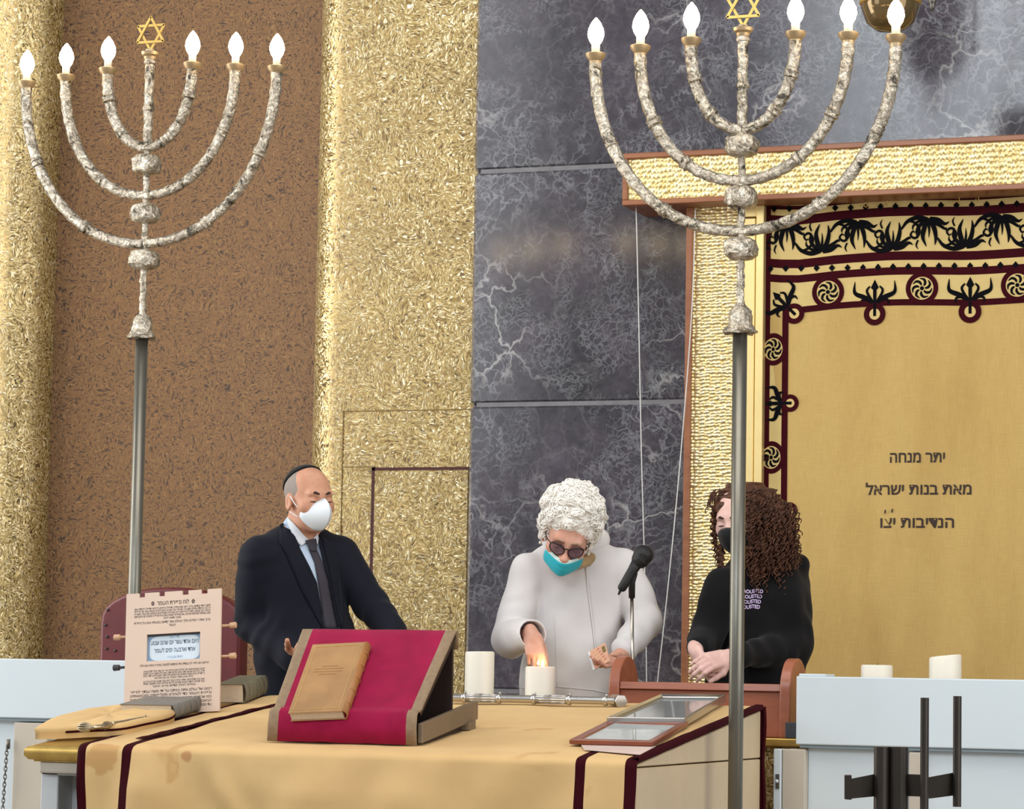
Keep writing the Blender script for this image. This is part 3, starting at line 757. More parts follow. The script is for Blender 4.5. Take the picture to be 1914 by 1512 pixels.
M['wax'] = plain('ivory_wax', '#e6e1d3', .5, 0, .03, 6)
M['wax'].node_tree.nodes['Principled BSDF'].inputs['Subsurface Weight'].default_value = .15
M['wick'] = plain('wick', '#241a14', .9)
def candle(pxc, wpx, pyt, label, y=9.56, tilt=0, dip=.004):
    c = PY(pxc, pyt, y); d = (c - CAM) @ FW; r = wpx / 2 * d / FPX; h = c[2] - ZL
    t = thing('pillar_candle', label, 'candle', (c[0], y, ZL), 'pillar candles on the ledge')
    mb_ = MB(); n = 28; prof = [(r, 0), (r, h - .006), (r - .002, h - .001), (r - .006, h), (r * .8, h - dip), (r * .3, h - dip * 1.6), (.003, h - dip * 1.6)]
    mb_.lathe((c[0], y, ZL + .0005), prof, n)
    for i, p in enumerate(mb_.v):
        if p[2] > ZL + h * .6: mb_.v[i] = (p[0], p[1], p[2] + tilt * (p[0] - c[0]) / r)
    mb_.build('wax_body', M['wax'], t, True, auto=40)
    w = V(c[0], y, ZL + h - dip * 1.6); MB().tube([w, w + V(.001, 0, .006), w + V(.003, 0, .011)], .0012, 6).build('wick', M['wick'], t, True)
    return t, c, r
candle(897, 55, 1218, 'unlit ivory pillar candle standing left of the burning one', tilt=.001)
cb, cbc, cbr = candle(1010, 56, 1246, 'burning ivory pillar candle below the hand of the woman in white')
candle(1639, 59, 1243, 'short ivory candle showing just above the white parapet')
candle(1767, 60, 1226, 'taller ivory candle with uneven rim behind the white parapet, rightmost', tilt=.006)
def emis(name, c, s):
    t = NT(name); t.set('Base Color', lin(c)).set('Emission Color', lin(c)).set('Emission Strength', s); return t.m
M['flame'] = emis('candle_flame', '#ffdf9a', 4.5)
def flame(p, h, r):
    mb_ = MB(); mb_.lathe(p, [(.0005, 0), (r * .7, h * .12), (r, h * .3), (r * .8, h * .55), (r * .4, h * .8), (.0004, h)], 12); return mb_
fp_ = V(cbc[0] + .012, 9.55, ZL + (cbc[2] - ZL) - .004)
flame(fp_, .030, .0065).build('flame', M['flame'], cb, True)
pl1 = bpy.data.lights.new('flame_light', 'POINT'); pl1.energy = .11; pl1.color = (1, .55, .22); pl1.shadow_soft_size = .02
lo = bpy.data.objects.new('flame_light', pl1); COL.objects.link(lo); lo.parent = cb; lo.location = tuple(fp_ + V(0, 0, .032) - ORG[cb.name])

lec = thing('table_lectern', 'brown cherry wood table lectern with rounded ends on the gold ledge', 'lectern', (PY(1310, 1330, 9.5)[0], 9.6, ZL))
y0 = 9.46
xA0, xA1 = PY(1137, 1300, y0)[0], PY(1156, 1300, y0)[0]; xB0, xB1 = PY(1457, 1300, y0)[0], PY(1477, 1300, y0)[0]
zt1 = PY(1150, 1223, y0 + .08)[2]; zt2 = PY(1490, 1233, y0 + .1)[2]; zt_ = (zt1 + zt2) / 2
def endb(xa_, xb_):
    R = .11; zc1 = zt_ - R; poly = [(y0, ZL + .001), (y0, zc1)]
    poly += [(y0 + R - R * math.cos(a), zc1 + R * math.sin(a)) for a in [math.pi * i / 20 for i in range(1, 20)]]
    poly += [(y0 + 2 * R, zc1), (y0 + 2 * R + .02, ZL + .001)]
    return MB().prism([V(xa_, yy, zz) for yy, zz in poly], (xb_ - xa_, 0, 0))
endb(xA0, xA1).build('end_board', M['lectern_wood'], lec, False, .004, 2, auto=30); endb(xB0, xB1).build('end_board', M['lectern_wood'], lec, False, .004, 2, auto=30)
zr1 = PY(1300, 1276, y0 + .02)[2]; zr2 = PY(1300, 1290, y0)[2]
MB().box((xA1, y0 + .02, ZL + .002), (xB0, y0 + .045, zr2)).build('back_panel', M['lectern_wood'], lec, False, .002, 1)
MB().hexa([(xA1, y0 + .008, zr2), (xB0, y0 + .008, zr2), (xB0, y0 + .06, zr2), (xA1, y0 + .06, zr2), (xA1, y0 + .014, zr1), (xB0, y0 + .014, zr1), (xB0, y0 + .06, zr1), (xA1, y0 + .06, zr1)]).build('top_rail', M['lectern_wood'], lec, False, .003, 2)
M['dark_grey'] = plain('dark_grey_plastic', '#3b3c40', .5)
q = PY(1477, 1365, 9.45); MB().hexa([q + V(-.026, 0, -.03), q + V(.03, 0, -.03), q + V(.03, .05, -.03), q + V(-.026, .05, -.03), q + V(-.022, .004, .028), q + V(.03, .004, .028), q + V(.03, .05, .028), q + V(-.022, .05, .028)])
bxm = MB(); zz0 = ZL + .001; bx_ = PY(1478, 1365, 9.42)[0]
bxm.box((bx_ - .026, 9.445, zz0), (bx_ + .035, 9.458, PY(1478, 1350, 9.445)[2]))
tag(bxm.build('speaker_box', M['dark_grey'], None, False, .002, 1, origin=(bx_, 9.45, zz0)), 'small dark grey box on the gold ledge beside the lectern', 'box')

# microphone --------------------------------------------------------
M['mic_black'] = plain('matt_black', '#141416', .6)
M['chrome'] = plain('chrome', '#a9a39a', .22, .95, .02)
ym = 9.745
ms = thing('microphone_stand', 'thin chrome microphone stand behind the left end of the lectern', 'stand', (PY(1184, 1250, ym)[0], ym, ZL))
pb = PY(1184, 1250, ym); pb[2] = ZL
MB().lathe(pb + V(0, 0, .0005), [(.045, 0), (.045, .006), (.012, .012), (.008, .02)], 24).build('base', M['mic_black'], ms, True, auto=30)
ptop = PY(1181, 1108, ym)
MB().tube([pb + V(0, 0, .012), ptop], .0065, 12).build('pole', M['chrome'], ms, True)
pk = PY(1181, 1100, ym); MB().tube([PY(1181, 1118, ym - .001), PY(1181, 1088, ym), PY(1186, 1070, ym - .005)], [.011, .012, .012], 10).build('clip', M['mic_black'], ms, True)
mic = thing('microphone', 'black handheld microphone with foam windscreen in the stand', 'microphone', PY(1182, 1075, ym - .02))
a, c = PY(1162, 1100, ym - .045), PY(1197, 1042, ym - .02); dd = nrm(c - a)
MB().tube([a - dd * .008, a, a + dd * .03, a + (c - a) * .6, c], [.010, .0155, .0165, .018, .023], 16).build('handle', M['mic_black'], mic, True)
MB().tube([a + dd * .0, a - dd * .012 , a - dd * .022 + V(.0, 0, -.003)], [.006, .005, .003], 8).build('plug', M['mic_black'], mic, True)
hd = SDF(.0025); c2 = PY(1200, 1041, ym - .02); ud = nrm(np.cross(dd, FW))
hd.cap(c2 - dd * .010, c2 + dd * .008, .031, .035, k=.01); hd.mesh('windscreen', [M['mic_black']], mic, disp=lambda P: vnoise(P, 220) * .0012)
# ================================================================== book stand with velvet
def velvet(name, c):
    t = NT(name); n = t.noise(9, 4, .6, dist=.5)
    cc = lin(c); t.set('Base Color', t.ramp(n, [(.3, tuple(x * .8 for x in cc[:3])), (.7, tuple(x * 1.12 for x in cc[:3]))])).set('Roughness', .75).set('Sheen Weight', .06).set('Specular IOR Level', .12)
    t.bump(t.noise(14, 3, .6), .15, .01); return t.m
M['velvet'] = velvet('crimson_velvet', '#96143f')
M['tan_trim'] = plain('tan_braid', '#8d765c', .8, 0, .15, 60, .3, 300, .001)
M['stand_wood'] = plain('taupe_wood', '#75644f', .55, 0, .12, 10)
M['dark_inside'] = plain('dark_walnut', '#2a1a16', .6)
std = thing('book_stand', 'crimson velvet covered book stand with tan braid edges on the table', 'book stand', T(650, 1385))
fl, fr_ = T(503, 1388, .006), T(782, 1394, .006)
ysf = (fl[1] + fr_[1]) / 2; x0s, x1s = fl[0], fr_[0]; zb0 = tz(ysf) + .010
lipz = PY(640, 1326, ysf)[2]
ytop = ysf + .285; ztop = PY(710, 1182, ytop)[2]
print('stand', x0s, x1s, ysf, lipz, ztop, ytop)
xt0, xt1 = PY(566, 1180, ytop)[0], PY(853, 1184, ytop)[0]
slope_n = nrm(np.cross(V(1, 0, 0), V(0, ytop - (ysf + .03), ztop - lipz)))
if slope_n[1] > 0: slope_n = -slope_n
# base tray
yb_ = ysf + .46
for xa_, xb_ in ((x0s + .02, x0s + .035), (x1s - .004, x1s + .012)):
    bs = MB(); bs.hexa([(xa_, ysf + .01, tz(ysf) + .014), (xb_, ysf + .01, tz(ysf) + .014), (xb_, yb_, tz(yb_) + .03), (xa_, yb_, tz(yb_) + .03), (xa_, ysf + .01, tz(ysf) + .072), (xb_, ysf + .01, tz(ysf) + .072), (xb_, yb_, tz(yb_) + .088), (xa_, yb_, tz(yb_) + .088)])
    bs.build('side_board', M['stand_wood'], std, False, .002, 1)
bb = MB(); wedge(bb, x0s + .035, x1s - .004, ysf + .02, yb_ - .01, tz(ysf) + .014, .030); bb.build('base_board', M['dark_inside'], std)
for xx in (x0s + .03, x1s - .03):
    ft = MB(); wedge(ft, xx, xx + .05, yb_ - .10, yb_ - .04, tz(yb_ - .1) + .009, .032); ft.build('foot', M['stand_wood'], std)
# sloping board and its prop
sb = MB(); o_ = slope_n * -.014
q = [V(x0s + .012, ysf + .03, lipz - .004), V(x1s - .006, ysf + .03, lipz - .004), V(xt1 - .004, ytop, ztop - .004), V(xt0 + .004, ytop, ztop - .004)]
sb.hexa([p + o_ for p in q] + q); sb.build('sloping_board', M['dark_inside'], std)
pp = MB(); pp.hexa([V(xt0 + .03, ytop - .004, tz(ytop) + .03), V(xt1 - .01, ytop - .004, tz(ytop) + .03), V(xt1 - .01, ytop + .008, tz(ytop) + .03), V(xt0 + .03, ytop + .008, tz(ytop) + .03), V(xt0 + .03, ytop - .006, ztop - .02), V(xt1 - .01, ytop - .006, ztop - .02), V(xt1 - .01, ytop + .006, ztop - .014), V(xt0 + .03, ytop + .006, ztop - .014)]); pp.build('prop_board', M['dark_inside'], std)
# velvet: profile from hem at the front, up the lip, up the slope, over the top
prof = [(-.004, zb0), (-.006, zb0 + (lipz - zb0) * .5), (-.004, lipz - .012), (.006, lipz - .002), (.018, lipz - .004), (.034, lipz + .006)]
top = (ytop - ysf, ztop)
for i in range(1, 13):
    u = i / 12; prof.append((.034 + (top[0] - .034) * u, lipz + .006 + (top[1] - lipz - .004) * u))
prof += [(top[0] + .008, ztop + .003), (top[0] + .016, ztop - .006), (top[0] + .018, ztop - .05)]
nu = 44; tw = .032; rows_ = []
for k, (dy, z) in enumerate(prof):
    u = max(0, min(1, (z - lipz) / (ztop - lipz))); xa_ = x0s + (xt0 - x0s) * u; xb_ = x1s + (xt1 - x1s) * u
    if k < 3: xa_ -= .002 * (3 - k)
    row = []
    for j in range(nu + 1):
        s = j / nu; x = xa_ + (xb_ - xa_) * s; p = V(x, ysf + dy, z)
        nn = vnoise(np.array([[x, dy * 1.0, z]]), 14)[0]
        if k <= 5: p = p + V(0, -1, .3) * (.0035 * nn + .004 * max(0, math.sin(s * 21 + k)) * (s > .12) * (s < .9))
        else: p = p + slope_n * (.0012 * nn + .0015)
        row.append(p)
    rows_.append(row)
c_ = nu + 1; v = [p for r in rows_ for p in r]; f = []; fm = []
for i in range(len(rows_) - 1):
    for j in range(nu):
        f.append((i * c_ + j, i * c_ + j + 1, (i + 1) * c_ + j + 1, (i + 1) * c_ + j)); x = (j + .5) / nu; fm.append(1 if (x < .062 or x > .938) else 0)
vel = raw('velvet_cover', v, f, [M['velvet'], M['tan_trim']], std, True, fm)
q_ = vel.modifiers.new('thickness', 'SOLIDIFY'); q_.thickness = .005; q_.offset = 1

# ================================================================== books
M['leather'] = plain('tan_leather', '#a47c50', .5, 0, .22, 7)
M['leather_dark'] = plain('tan_leather_spine', '#a5713f', .5, 0, .2, 12)
M['pages'] = plain('book_pages', '#cfc0aa', .8, 0, .08, 120)
M['green_cloth'] = plain('grey_green_bookcloth', '#6b6652', .6, 0, .15, 20)
M['grey_cloth'] = plain('grey_bookcloth', '#77736c', .55, 0, .12, 20)
M['gilt'] = plain('gilt_line', '#c9a468', .45, .3)
sp0 = V(x0s, ysf + .034, lipz + .006)
def SP(px, py, h): return PN(px, py, sp0 + slope_n * h, slope_n)
th = .034
cor = [SP(538, 1333, th + .006), SP(634, 1329, th + .006), SP(661, 1201, th + .006), SP(556, 1207, th + .006)]
bk = thing('leather_book', 'tan leather bound book with raised bands leaning on the crimson stand', 'book', cor[0])
ux = nrm(cor[1] - cor[0]); uy = nrm(cor[3] - cor[0]); uy = nrm(uy - ux * (uy @ ux)); wN = np.cross(ux, uy); wN = wN if wN @ slope_n > 0 else -wN
bw = (np.linalg.norm(cor[1] - cor[0]) + np.linalg.norm(cor[2] - cor[3])) / 2; bh = (np.linalg.norm(cor[3] - cor[0]) + np.linalg.norm(cor[2] - cor[1])) / 2
def slab_(o, a, b_, c): return MB().hexa([o, o + a, o + a + b_, o + b_, o + c, o + a + c, o + a + b_ + c, o + b_ + c])
o0 = cor[0] - wN * th
def closed_book(t, o0, ux, uy, wN, bw, bh, th, cov, spm, spine_side=1, rule=True):
    s0 = o0 if spine_side > 0 else o0
    slab_(o0 + wN * (th - .003), ux * bw, uy * bh, wN * .003).build('cover', cov, t, False, .0012, 1)
    slab_(o0, ux * bw, uy * bh, wN * .003).build('cover', cov, t, False, .0012, 1)
    slab_(o0 + wN * .003 + uy * .004 + ux * .003, ux * (bw - .006), uy * (bh - .008), wN * (th - .006)).build('page_block', M['pages'], t)
    sp_ = MB(); P = []
    for k in range(9):
        a = math.pi * k / 8; off = ux * (.012 * math.sin(a)) + wN * (th / 2 - th / 2 * math.cos(a)); P.append([o0 + ux * (bw - .002) + off, o0 + ux * (bw - .002) + off + uy * bh])
    sp_.grid(P); sp_.build('spine', spm, t, True, solid=.003)
    for kk in (.14, .32, .5, .68, .86):
        rb = MB(); rb.tube([o0 + uy * (bh * kk) + ux * (bw - .001) + ux * (.014 * math.sin(math.pi * k / 10)) + wN * (th / 2 - th / 2 * math.cos(math.pi * k / 10)) for k in range(11)], .0022, 6); rb.build('raised_band', spm, t, True)
    if rule:
        rl = MB(); e = .014; zz = wN * (th + .0004)
        for (u0, v0, u1, v1) in ((e, e, bw - e, e), (bw - e, e, bw - e, bh - e), (bw - e, bh - e, e, bh - e), (e, bh - e, e, e)):
            a, b_ = o0 + ux * u0 + uy * v0 + zz, o0 + ux * u1 + uy * v1 + zz; rl.tube([a, b_], .0011, 4)
        rl.build('gilt_rule', M['gilt'], t)
closed_book(bk, o0, ux, uy, wN, bw, bh, th, M['leather'], M['leather_dark'])
tl = MB(); 
for i, w in enumerate((.05, .09, .09, .06)):
    p = o0 + ux * bw * .48 + uy * (bh * .66 - i * .012) + wN * (th + .0004); tl.tube([p - ux * w / 2, p + ux * w / 2], .0008, 4)
tl.build('tooled_line', M['leather_dark'], bk)
def flat_book(label, A_, L_, R_, hpx, cov):
    a = T(*A_, .010); l = T(*L_, .010); r = T(*R_, .010)
    t = thing('cloth_bound_book', label, 'book', a, 'old books lying on the table')
    uxx = nrm(r - a) ; e1 = l - a; bw_ = np.linalg.norm(e1); d = (a - CAM) @ FW; h_ = hpx * d / FPX
    u_sp = nrm(r - a); bh_ = np.linalg.norm(r - a); u_w = nrm(e1 - u_sp * (e1 @ u_sp)); bw_ = abs(e1 @ u_w) 
    closed_book(t, l + u_sp * 0 - u_sp * ((l - a) @ u_sp), -u_w, u_sp, TN, bw_, bh_, h_, cov, cov, rule=False); return t
flat_book('thick grey-green book lying behind the lettered board, spine to the right', (455, 1314), (395, 1318), (496, 1297), 36, M['green_cloth'])
flat_book('grey book lying in front of the lettered board, spine to the right', (321, 1344), (243, 1337), (383, 1325), 27, M['grey_cloth'])

# ================================================================== lettered counting board
M['board'] = plain('pink_beige_board', '#d9c1ae', .5, 0, .04, 4)
M['ink'] = plain('brown_ink', '#4c3c38', .7)
M['peg'] = plain('light_wood_peg', '#cba584', .5, 0, .1, 30)
M['paper_white'] = plain('bluish_paper', '#d6e4ef', .6, 0, .02)
M['blue_ink'] = plain('blue_grey_ink', '#45536e', .7)
M['blue_pale'] = plain('blue_wash', '#8fabc9', .7)
M['slot_dark'] = plain('dark_slot', '#3a3033', .7)
bp = T(318, 1330, .008); bn = nrm((.10, -1, .16))
BT = lambda px, py, h=0: PN(px, py, bp + bn * h, bn)
tl_, tr_, bl_ = BT(215, 1113), BT(392, 1102), BT(231, 1338)
ux = nrm(tr_ - tl_); uy = nrm(tl_ - bl_); uy = nrm(uy - ux * (uy @ ux)); BW = np.linalg.norm(tr_ - tl_); BH = np.linalg.norm(tl_ - bl_); bwn = np.cross(ux, uy); bwn = bwn if bwn @ bn > 0 else -bwn
bo = thing('counting_board', 'pale pink board of Hebrew text with notched top and blue-white window', 'board', bl_)
print('board', BW, BH)
def BP(u, v, h=0): return bl_ + ux * u + uy * v + bwn * h
nt = .014
def outline():
    xs = [0, .135, .195, .345, .405, .59, .655, .79, .855, 1]
    pts = [(0, 0), (BW, 0), (BW, BH)]
    for i in (8, 7, 6, 5, 4, 3, 2, 1):
        x = xs[i] * BW; pts += ([(x, BH), (x, BH - nt)] if i % 2 == 0 else [(x, BH - nt), (x, BH)])
    return pts + [(0, BH)]
# board face made of a frame round the window
wx0, wx1, wz0, wz1 = .225 * BW, .785 * BW, .435 * BH, .655 * BH
fb = MB(); tk = .009
notch = outline()
def pris(poly): fb.prism([BP(u, v, -tk) for u, v in poly], bwn * tk)
pris([(0, 0), (BW, 0), (BW, wz0), (0, wz0)]); pris([(0, wz0), (wx0, wz0), (wx0, wz1), (0, wz1)]); pris([(wx1, wz0), (BW, wz0), (BW, wz1), (wx1, wz1)]); pris([(0, wz1), (BW, wz1), (BW, BH - nt), (0, BH - nt)])
xs = [0, .135, .195, .345, .405, .59, .655, .79, .855, 1]
for i in range(0, 10, 2): pris([(xs[i] * BW, BH - nt), (xs[i + 1] * BW, BH - nt), (xs[i + 1] * BW, BH), (xs[i] * BW, BH)])
fb.build('face_board', M['board'], bo)
bkb = MB(); bkb.prism([BP(.012, .004, -.03), BP(BW - .012, .004, -.03), BP(BW - .012, BH - nt - .006, -.03), BP(.012, BH - nt - .006, -.03)], bwn * .008); bkb.build('back_board', M['board'], bo)
sc_ = MB()
for i in range(1):
    n = 10; e = .012; r = .022
    P = [BP(wx0 - .01, wz0 - .01, -.016), BP(wx1 + .01, wz0 - .01, -.016), BP(wx1 + .01, wz1 + .01, -.016), BP(wx0 - .01, wz1 + .01, -.016)]
    sc_.prism(P, bwn * .001)
sc_.build('window_scroll', M['blue_pale'], bo)
oval = []; cu, cv, hu, hv = (wx0 + wx1) / 2, (wz0 + wz1) / 2 - .002, (wx1 - wx0) / 2 - .006, (wz1 - wz0) / 2 - .003
for i in range(48):
    a = 2 * math.pi * i / 48; oval.append(BP(cu + hu * np.sign(math.cos(a)) * abs(math.cos(a)) ** .35, cv + hv * np.sign(math.sin(a)) * abs(math.sin(a)) ** .45, -.0142))
MB().poly(oval).build('window_paper', M['paper_white'], bo)
sh = MB(); sh.prism([BP(wx0, wz1 - .004, -.012), BP(wx1, wz1 - .004, -.012), BP(wx1, wz1, -.012), BP(wx0, wz1, -.012)], bwn * .006); sh.build('window_lip', M['slot_dark'], bo)
def bpl(h): return lambda u, v: BP(u, v, h)
def fr(u): return u * BW
for q_ in ([('היום אחד עשר יום שהם שבוע', (fr(.505), .572 * BH, fr(.50), .021)), ('אחד וארבעה ימים לעומר', (fr(.505), .508 * BH, fr(.43), .021))]): text_mesh([q_], 0, bpl(-.0136), M['blue_ink'], bo, 'window_lettering', weight=.01)
for q_ in ([('סדר העומר', (fr(.5), .622 * BH, fr(.11), .012)), ('חסד שבגבורה', (fr(.51), .458 * BH, fr(.16), .012))]): text_mesh([q_], 0, bpl(-.0136), M['blue_pale'], bo, 'window_lettering')
bodyt = [('✿  לוח ספירת העומר  ✿', (fr(.495), .893 * BH, fr(.46), .020))]
para1 = ['לשם יחוד קודשא בריך הוא ושכינתיה בדחילו ורחימו ורחימו ודחילו ליחדא שם', 'יה בוה ביחודא שלים בשם כל ישראל הנה אנחנו באים לקיים מצות עשה של ספירת', 'העומר כמו שכתוב בתורה וספרתם לכם ממחרת השבת מיום הביאכם את עומר התנופה', 'שבע שבתות תמימות תהיינה עד ממחרת השבת השביעית תספרו חמשים יום והקרבתם']
for i, s in enumerate(para1): bodyt.append((s, (fr(.49), (.860 - .0205 * i) * BH, fr(.80), .0098)))
bodyt.append(('מנחה חדשה ליהוה', (fr(.49), .776 * BH, fr(.18), .0098)))
bodyt.append(('ברוך אתה יי אלהינו מלך העולם אשר קדשנו במצותיו וצונו על ספירת', (fr(.49), .743 * BH, fr(.80), .0115))); bodyt.append(('העומר', (fr(.49), .715 * BH, fr(.07), .0115)))
bodyt.append(('הרחמן הוא יחזיר לנו עבודת בית המקדש למקומה במהרה בימינו אמן סלה', (fr(.52), .392 * BH, fr(.72), .0105)))
p2 = ['למנצח בנגינות מזמור שיר אלהים יחננו ויברכנו יאר פניו אתנו סלה לדעת בארץ', 'דרכך בכל גוים ישועתך יודוך עמים אלהים יודוך עמים כלם ישמחו וירננו לאמים', 'כי תשפט עמים מישור ולאמים בארץ תנחם סלה יודוך עמים אלהים יודוך עמים']
for i, s in enumerate(p2): bodyt.append((s, (fr(.52), (.345 - .0185 * i) * BH, fr(.64), .0088)))
bodyt.append(('כלם ארץ נתנה יבולה יברכנו אלהים', (fr(.52), .288 * BH, fr(.40), .0088)))
p3 = ['אנא בכח גדלת ימינך תתיר צרורה קבל רנת עמך שגבנו טהרנו נורא נא', 'גבור דורשי יחודך כבבת שמרם ברכם טהרם רחמי צדקתך תמיד']
for i, s in enumerate(p3): bodyt.append((s, (fr(.52), (.262 - .0185 * i) * BH, fr(.64), .0088)))
bodyt.append(('גמלם חסין קדוש ברוב טובך', (fr(.52), .222 * BH, fr(.45), .0088)))
p4 = ['רבונו של עולם אתה צויתנו על ידי משה עבדך לספור', 'ספירת העומר כדי לטהרנו מקליפותינו ומטמאותינו', 'כמו שכתבת בתורתך וספרתם לכם ממחרת השבת מיום', 'הביאכם את עומר התנופה שבע שבתות תמימות תהיינה', 'עד ממחרת השבת השביעית תספרו חמשים יום כדי שיטהרו']
for i, s in enumerate(p4): bodyt.append((s, (fr(.49), (.178 - .032 * i) * BH, fr(.85), .0125)))
text_mesh(bodyt, 0, bpl(.0006), M['ink'], bo, 'lettering', weight=.012)
for u, v, s, dark in ((0, .655 * 1, -1, 0), (0, .405, -1, 1), (1, .70, 1, 0), (1, .45, 1, 0)):
    a = BP(u * BW - s * .02, v * BH, -.018); d_ = ux * s
    MB().tube([a, a + d_ * .045, a + d_ * .046, a + d_ * .066, a + d_ * .068], [.0045, .0045, .0095, .0105, .007], 12).build('peg', M['dark_grey'] if dark else M['peg'], bo, True, label='dark grey peg' if dark else None, auto=35)

# ================================================================== folded cloth and pointer
pad = thing('folded_cloth', 'small mustard cloth folded in a leaf shape under the silver pointer', 'cloth', T(200, 1360))
ol = [(66, 1377), (100, 1358), (150, 1345), (200, 1336), (245, 1332), (290, 1333), (318, 1338), (326, 1344), (312, 1352), (270, 1361), (225, 1370), (165, 1373), (110, 1376)]
ol = [tuple(p) for p in spline(ol + [ol[0]], 4)[:-1]]
cen = T(205, 1354, .0); rings = []
base = [T(px, py, .010) for px, py in ol]
for hgt, k in ((-.020, 1.0), (.0, 1.0), (.010, 1.012), (.018, .97), (.022, .8), (.023, .5), (.023, .2)):
    rings.append([cen + (p - cen) * k + TN * (hgt + .012 + .004 * math.sin(i * .9) * (k < .9)) for i, p in enumerate(base)])
pm = MB().grid(rings, closed=True); pm.add([cen + TN * .035] + rings[-1], [(0, 1 + i, 1 + (i + 1) % len(base)) for i in range(len(base))]); pm.build('cloth_fold', M['cloth'], pad, True)
pe = MB(); pe.tube([p + TN * .012 for p in base[-26:-4]], .004, 6); pe.build('maroon_edge', M['maroon'], pad, True)
M['silver'] = plain('polished_silver', '#c4c1bc', .26, .95, .04)
M['old_silver'] = plain('old_silver', '#b8a890', .3, .9, .12, 60, .4, 90, .002)
ya = thing('torah_pointer', 'ornate silver pointer with open knob handle lying on the folded cloth', 'pointer', T(200, 1352, .04))
h = .040
A_, B_, C_, D_, E_ = T(146, 1359, h), T(170, 1360, h), T(192, 1358, h), T(208, 1353, h), T(268, 1341, h)
dn_ = nrm(B_ - A_)
kn = MB()
for k in range(6):
    a = math.pi * k / 6; w1 = TN * math.cos(a) + np.cross(TN, dn_) * math.sin(a); mid = (A_ + B_) / 2; L = np.linalg.norm(B_ - A_) / 2
    kn.tube([mid + dn_ * L * math.cos(b_) + w1 * .014 * math.sin(b_) for b_ in [2 * math.pi * i / 18 for i in range(19)]], .0022, 6, cap=False)
kn.build('openwork_knob', M['old_silver'], ya, True)
MB().tube([B_, B_ + (C_ - B_) * .2, B_ + (C_ - B_) * .5, C_, C_ + (D_ - C_) * .3, C_ + (D_ - C_) * .6, D_], [.005, .008, .007, .007, .013, .012, .006], 14).build('shaft', M['old_silver'], ya, True)
MB().tube([D_, D_ + (E_ - D_) * .1, E_], [.0065, .0055, .0035], 10).build('rod', M['old_silver'], ya, True)
ed = nrm(E_ - D_); MB().tube([E_, E_ + ed * .012 + TN * .001], [.0032, .0035], 8).tube([E_ + ed * .012, E_ + ed * .024], [.002, .0015], 6).tube([E_ + ed * .010, E_ + ed * .014 + TN * .007], [.002, .0015], 6).build('pointing_hand', M['old_silver'], ya, True)

# ================================================================== silver rod, frames, paper
rd = thing('silver_rod', 'long polished silver rod with collars lying along the back of the table', 'rod', T(1000, 1314))
hr = .027
r0, r1 = PY(800, 1303, 9.06), PY(1146, 1313, 9.06)
r0[2] = tz(9.06) + .0265; r1[2] = r0[2]; r1[1] = 9.06
def RX(px): 
    x = PY(px, 1310, 9.06)[0]; return V(x, 9.06, r0[2])
MB().tube([RX(800), RX(1150)], .0125, 16).build('shaft', M['silver'], rd, True, auto=40)
for px in (868, 933, 998, 1064, 1132):
    c = RX(px); MB().tube([c - V(.008, 0, 0), c - V(.005, 0, 0), c, c + V(.005, 0, 0), c + V(.008, 0, 0)], [.0128, .0165, .0175, .0165, .0128], 14).build('collar', M['silver'], rd, True)
    MB().tube([c + V(0, 0, .015), c + V(.006, -.002, .021)], [.004, .003], 8).build('stud', M['silver'], rd, True)
for i, px in enumerate((872, 1002)):
    fl_ = MB(); a, b_ = RX(px), RX(px + 56)
    for k in range(10):
        an = 2 * math.pi * k / 10; w = V(0, math.cos(an), math.sin(an)) * .0125; fl_.tube([a + w, a + (b_ - a) * .5 + w * 1.08, b_ + w], .0028, 5)
    fl_.build('reeding', M['silver'], rd, True)
c = RX(1152); ang = nrm((.75, -.66, -.05)); MB().tube([c - ang * .032 + V(0, .03, 0), c + ang * .026 + V(0, .012, 0)], [.0225, .0225], 6).build('hexagonal_knob', M['silver'], rd, False, .002, 2)
M['mahogany'] = plain('red_brown_frame', '#83432a', .35, 0, .12, 14, coat=.3)
M['glass'] = plain('picture_glass', '#8e928f', .06, .0, .1, 5, spec=1.0)
M['print'] = plain('faded_print', '#b9c0bf', .5, 0, .15, 9, coat=.8)
def flat_frame(name, label, q, h, w, mf, mg, gname, lb=None):
    P = [T(px, py, .012) for px, py in q]; t = thing(name, label, 'frame', P[0]); c = sum(P) / 4
    I = [p + (c - p) * w for p in P]; mb_ = MB()
    for i in range(4):
        j = (i + 1) % 4; mb_.hexa([P[i], P[j], I[j], I[i], P[i] + TN * h, P[j] + TN * h, I[j] + TN * (h * .8), I[i] + TN * (h * .8)])
    mb_.build('moulding', mf, t, False, .002, 1); MB().add([p + TN * h * .55 for p in I] + [p + TN * .002 for p in I], [(0, 1, 2, 3), (7, 6, 5, 4), (0, 4, 5, 1), (1, 5, 6, 2), (2, 6, 7, 3), (3, 7, 4, 0)]).build(gname, mg, t); return t, P, I
t1, P1, I1 = flat_frame('picture_frame', 'large silver frame with grey glazed picture lying on the table', [(1134, 1356), (1281, 1358), (1357, 1312), (1236, 1311)], .026, .14, M['silver'], M['glass'], 'glazed_picture')
for p in P1[:2]: pass
MB().sphere(P1[0] + TN * .004, .008, 6).build('foot', M['silver'], t1, True)
flat_frame('picture_frame', 'small red-brown wooden frame with pale print in front of the silver frame', [(1064, 1391), (1221, 1395), (1287, 1357), (1141, 1352)], .014, .20, M['mahogany'], M['print'], 'glazed_print')
M['pink_paper'] = plain('pinkish_paper', '#cdb7ad', .7)
pa = [T(px, py, .0095) for px, py in ((1092, 1402), (1196, 1411), (1226, 1395), (1085, 1391))]
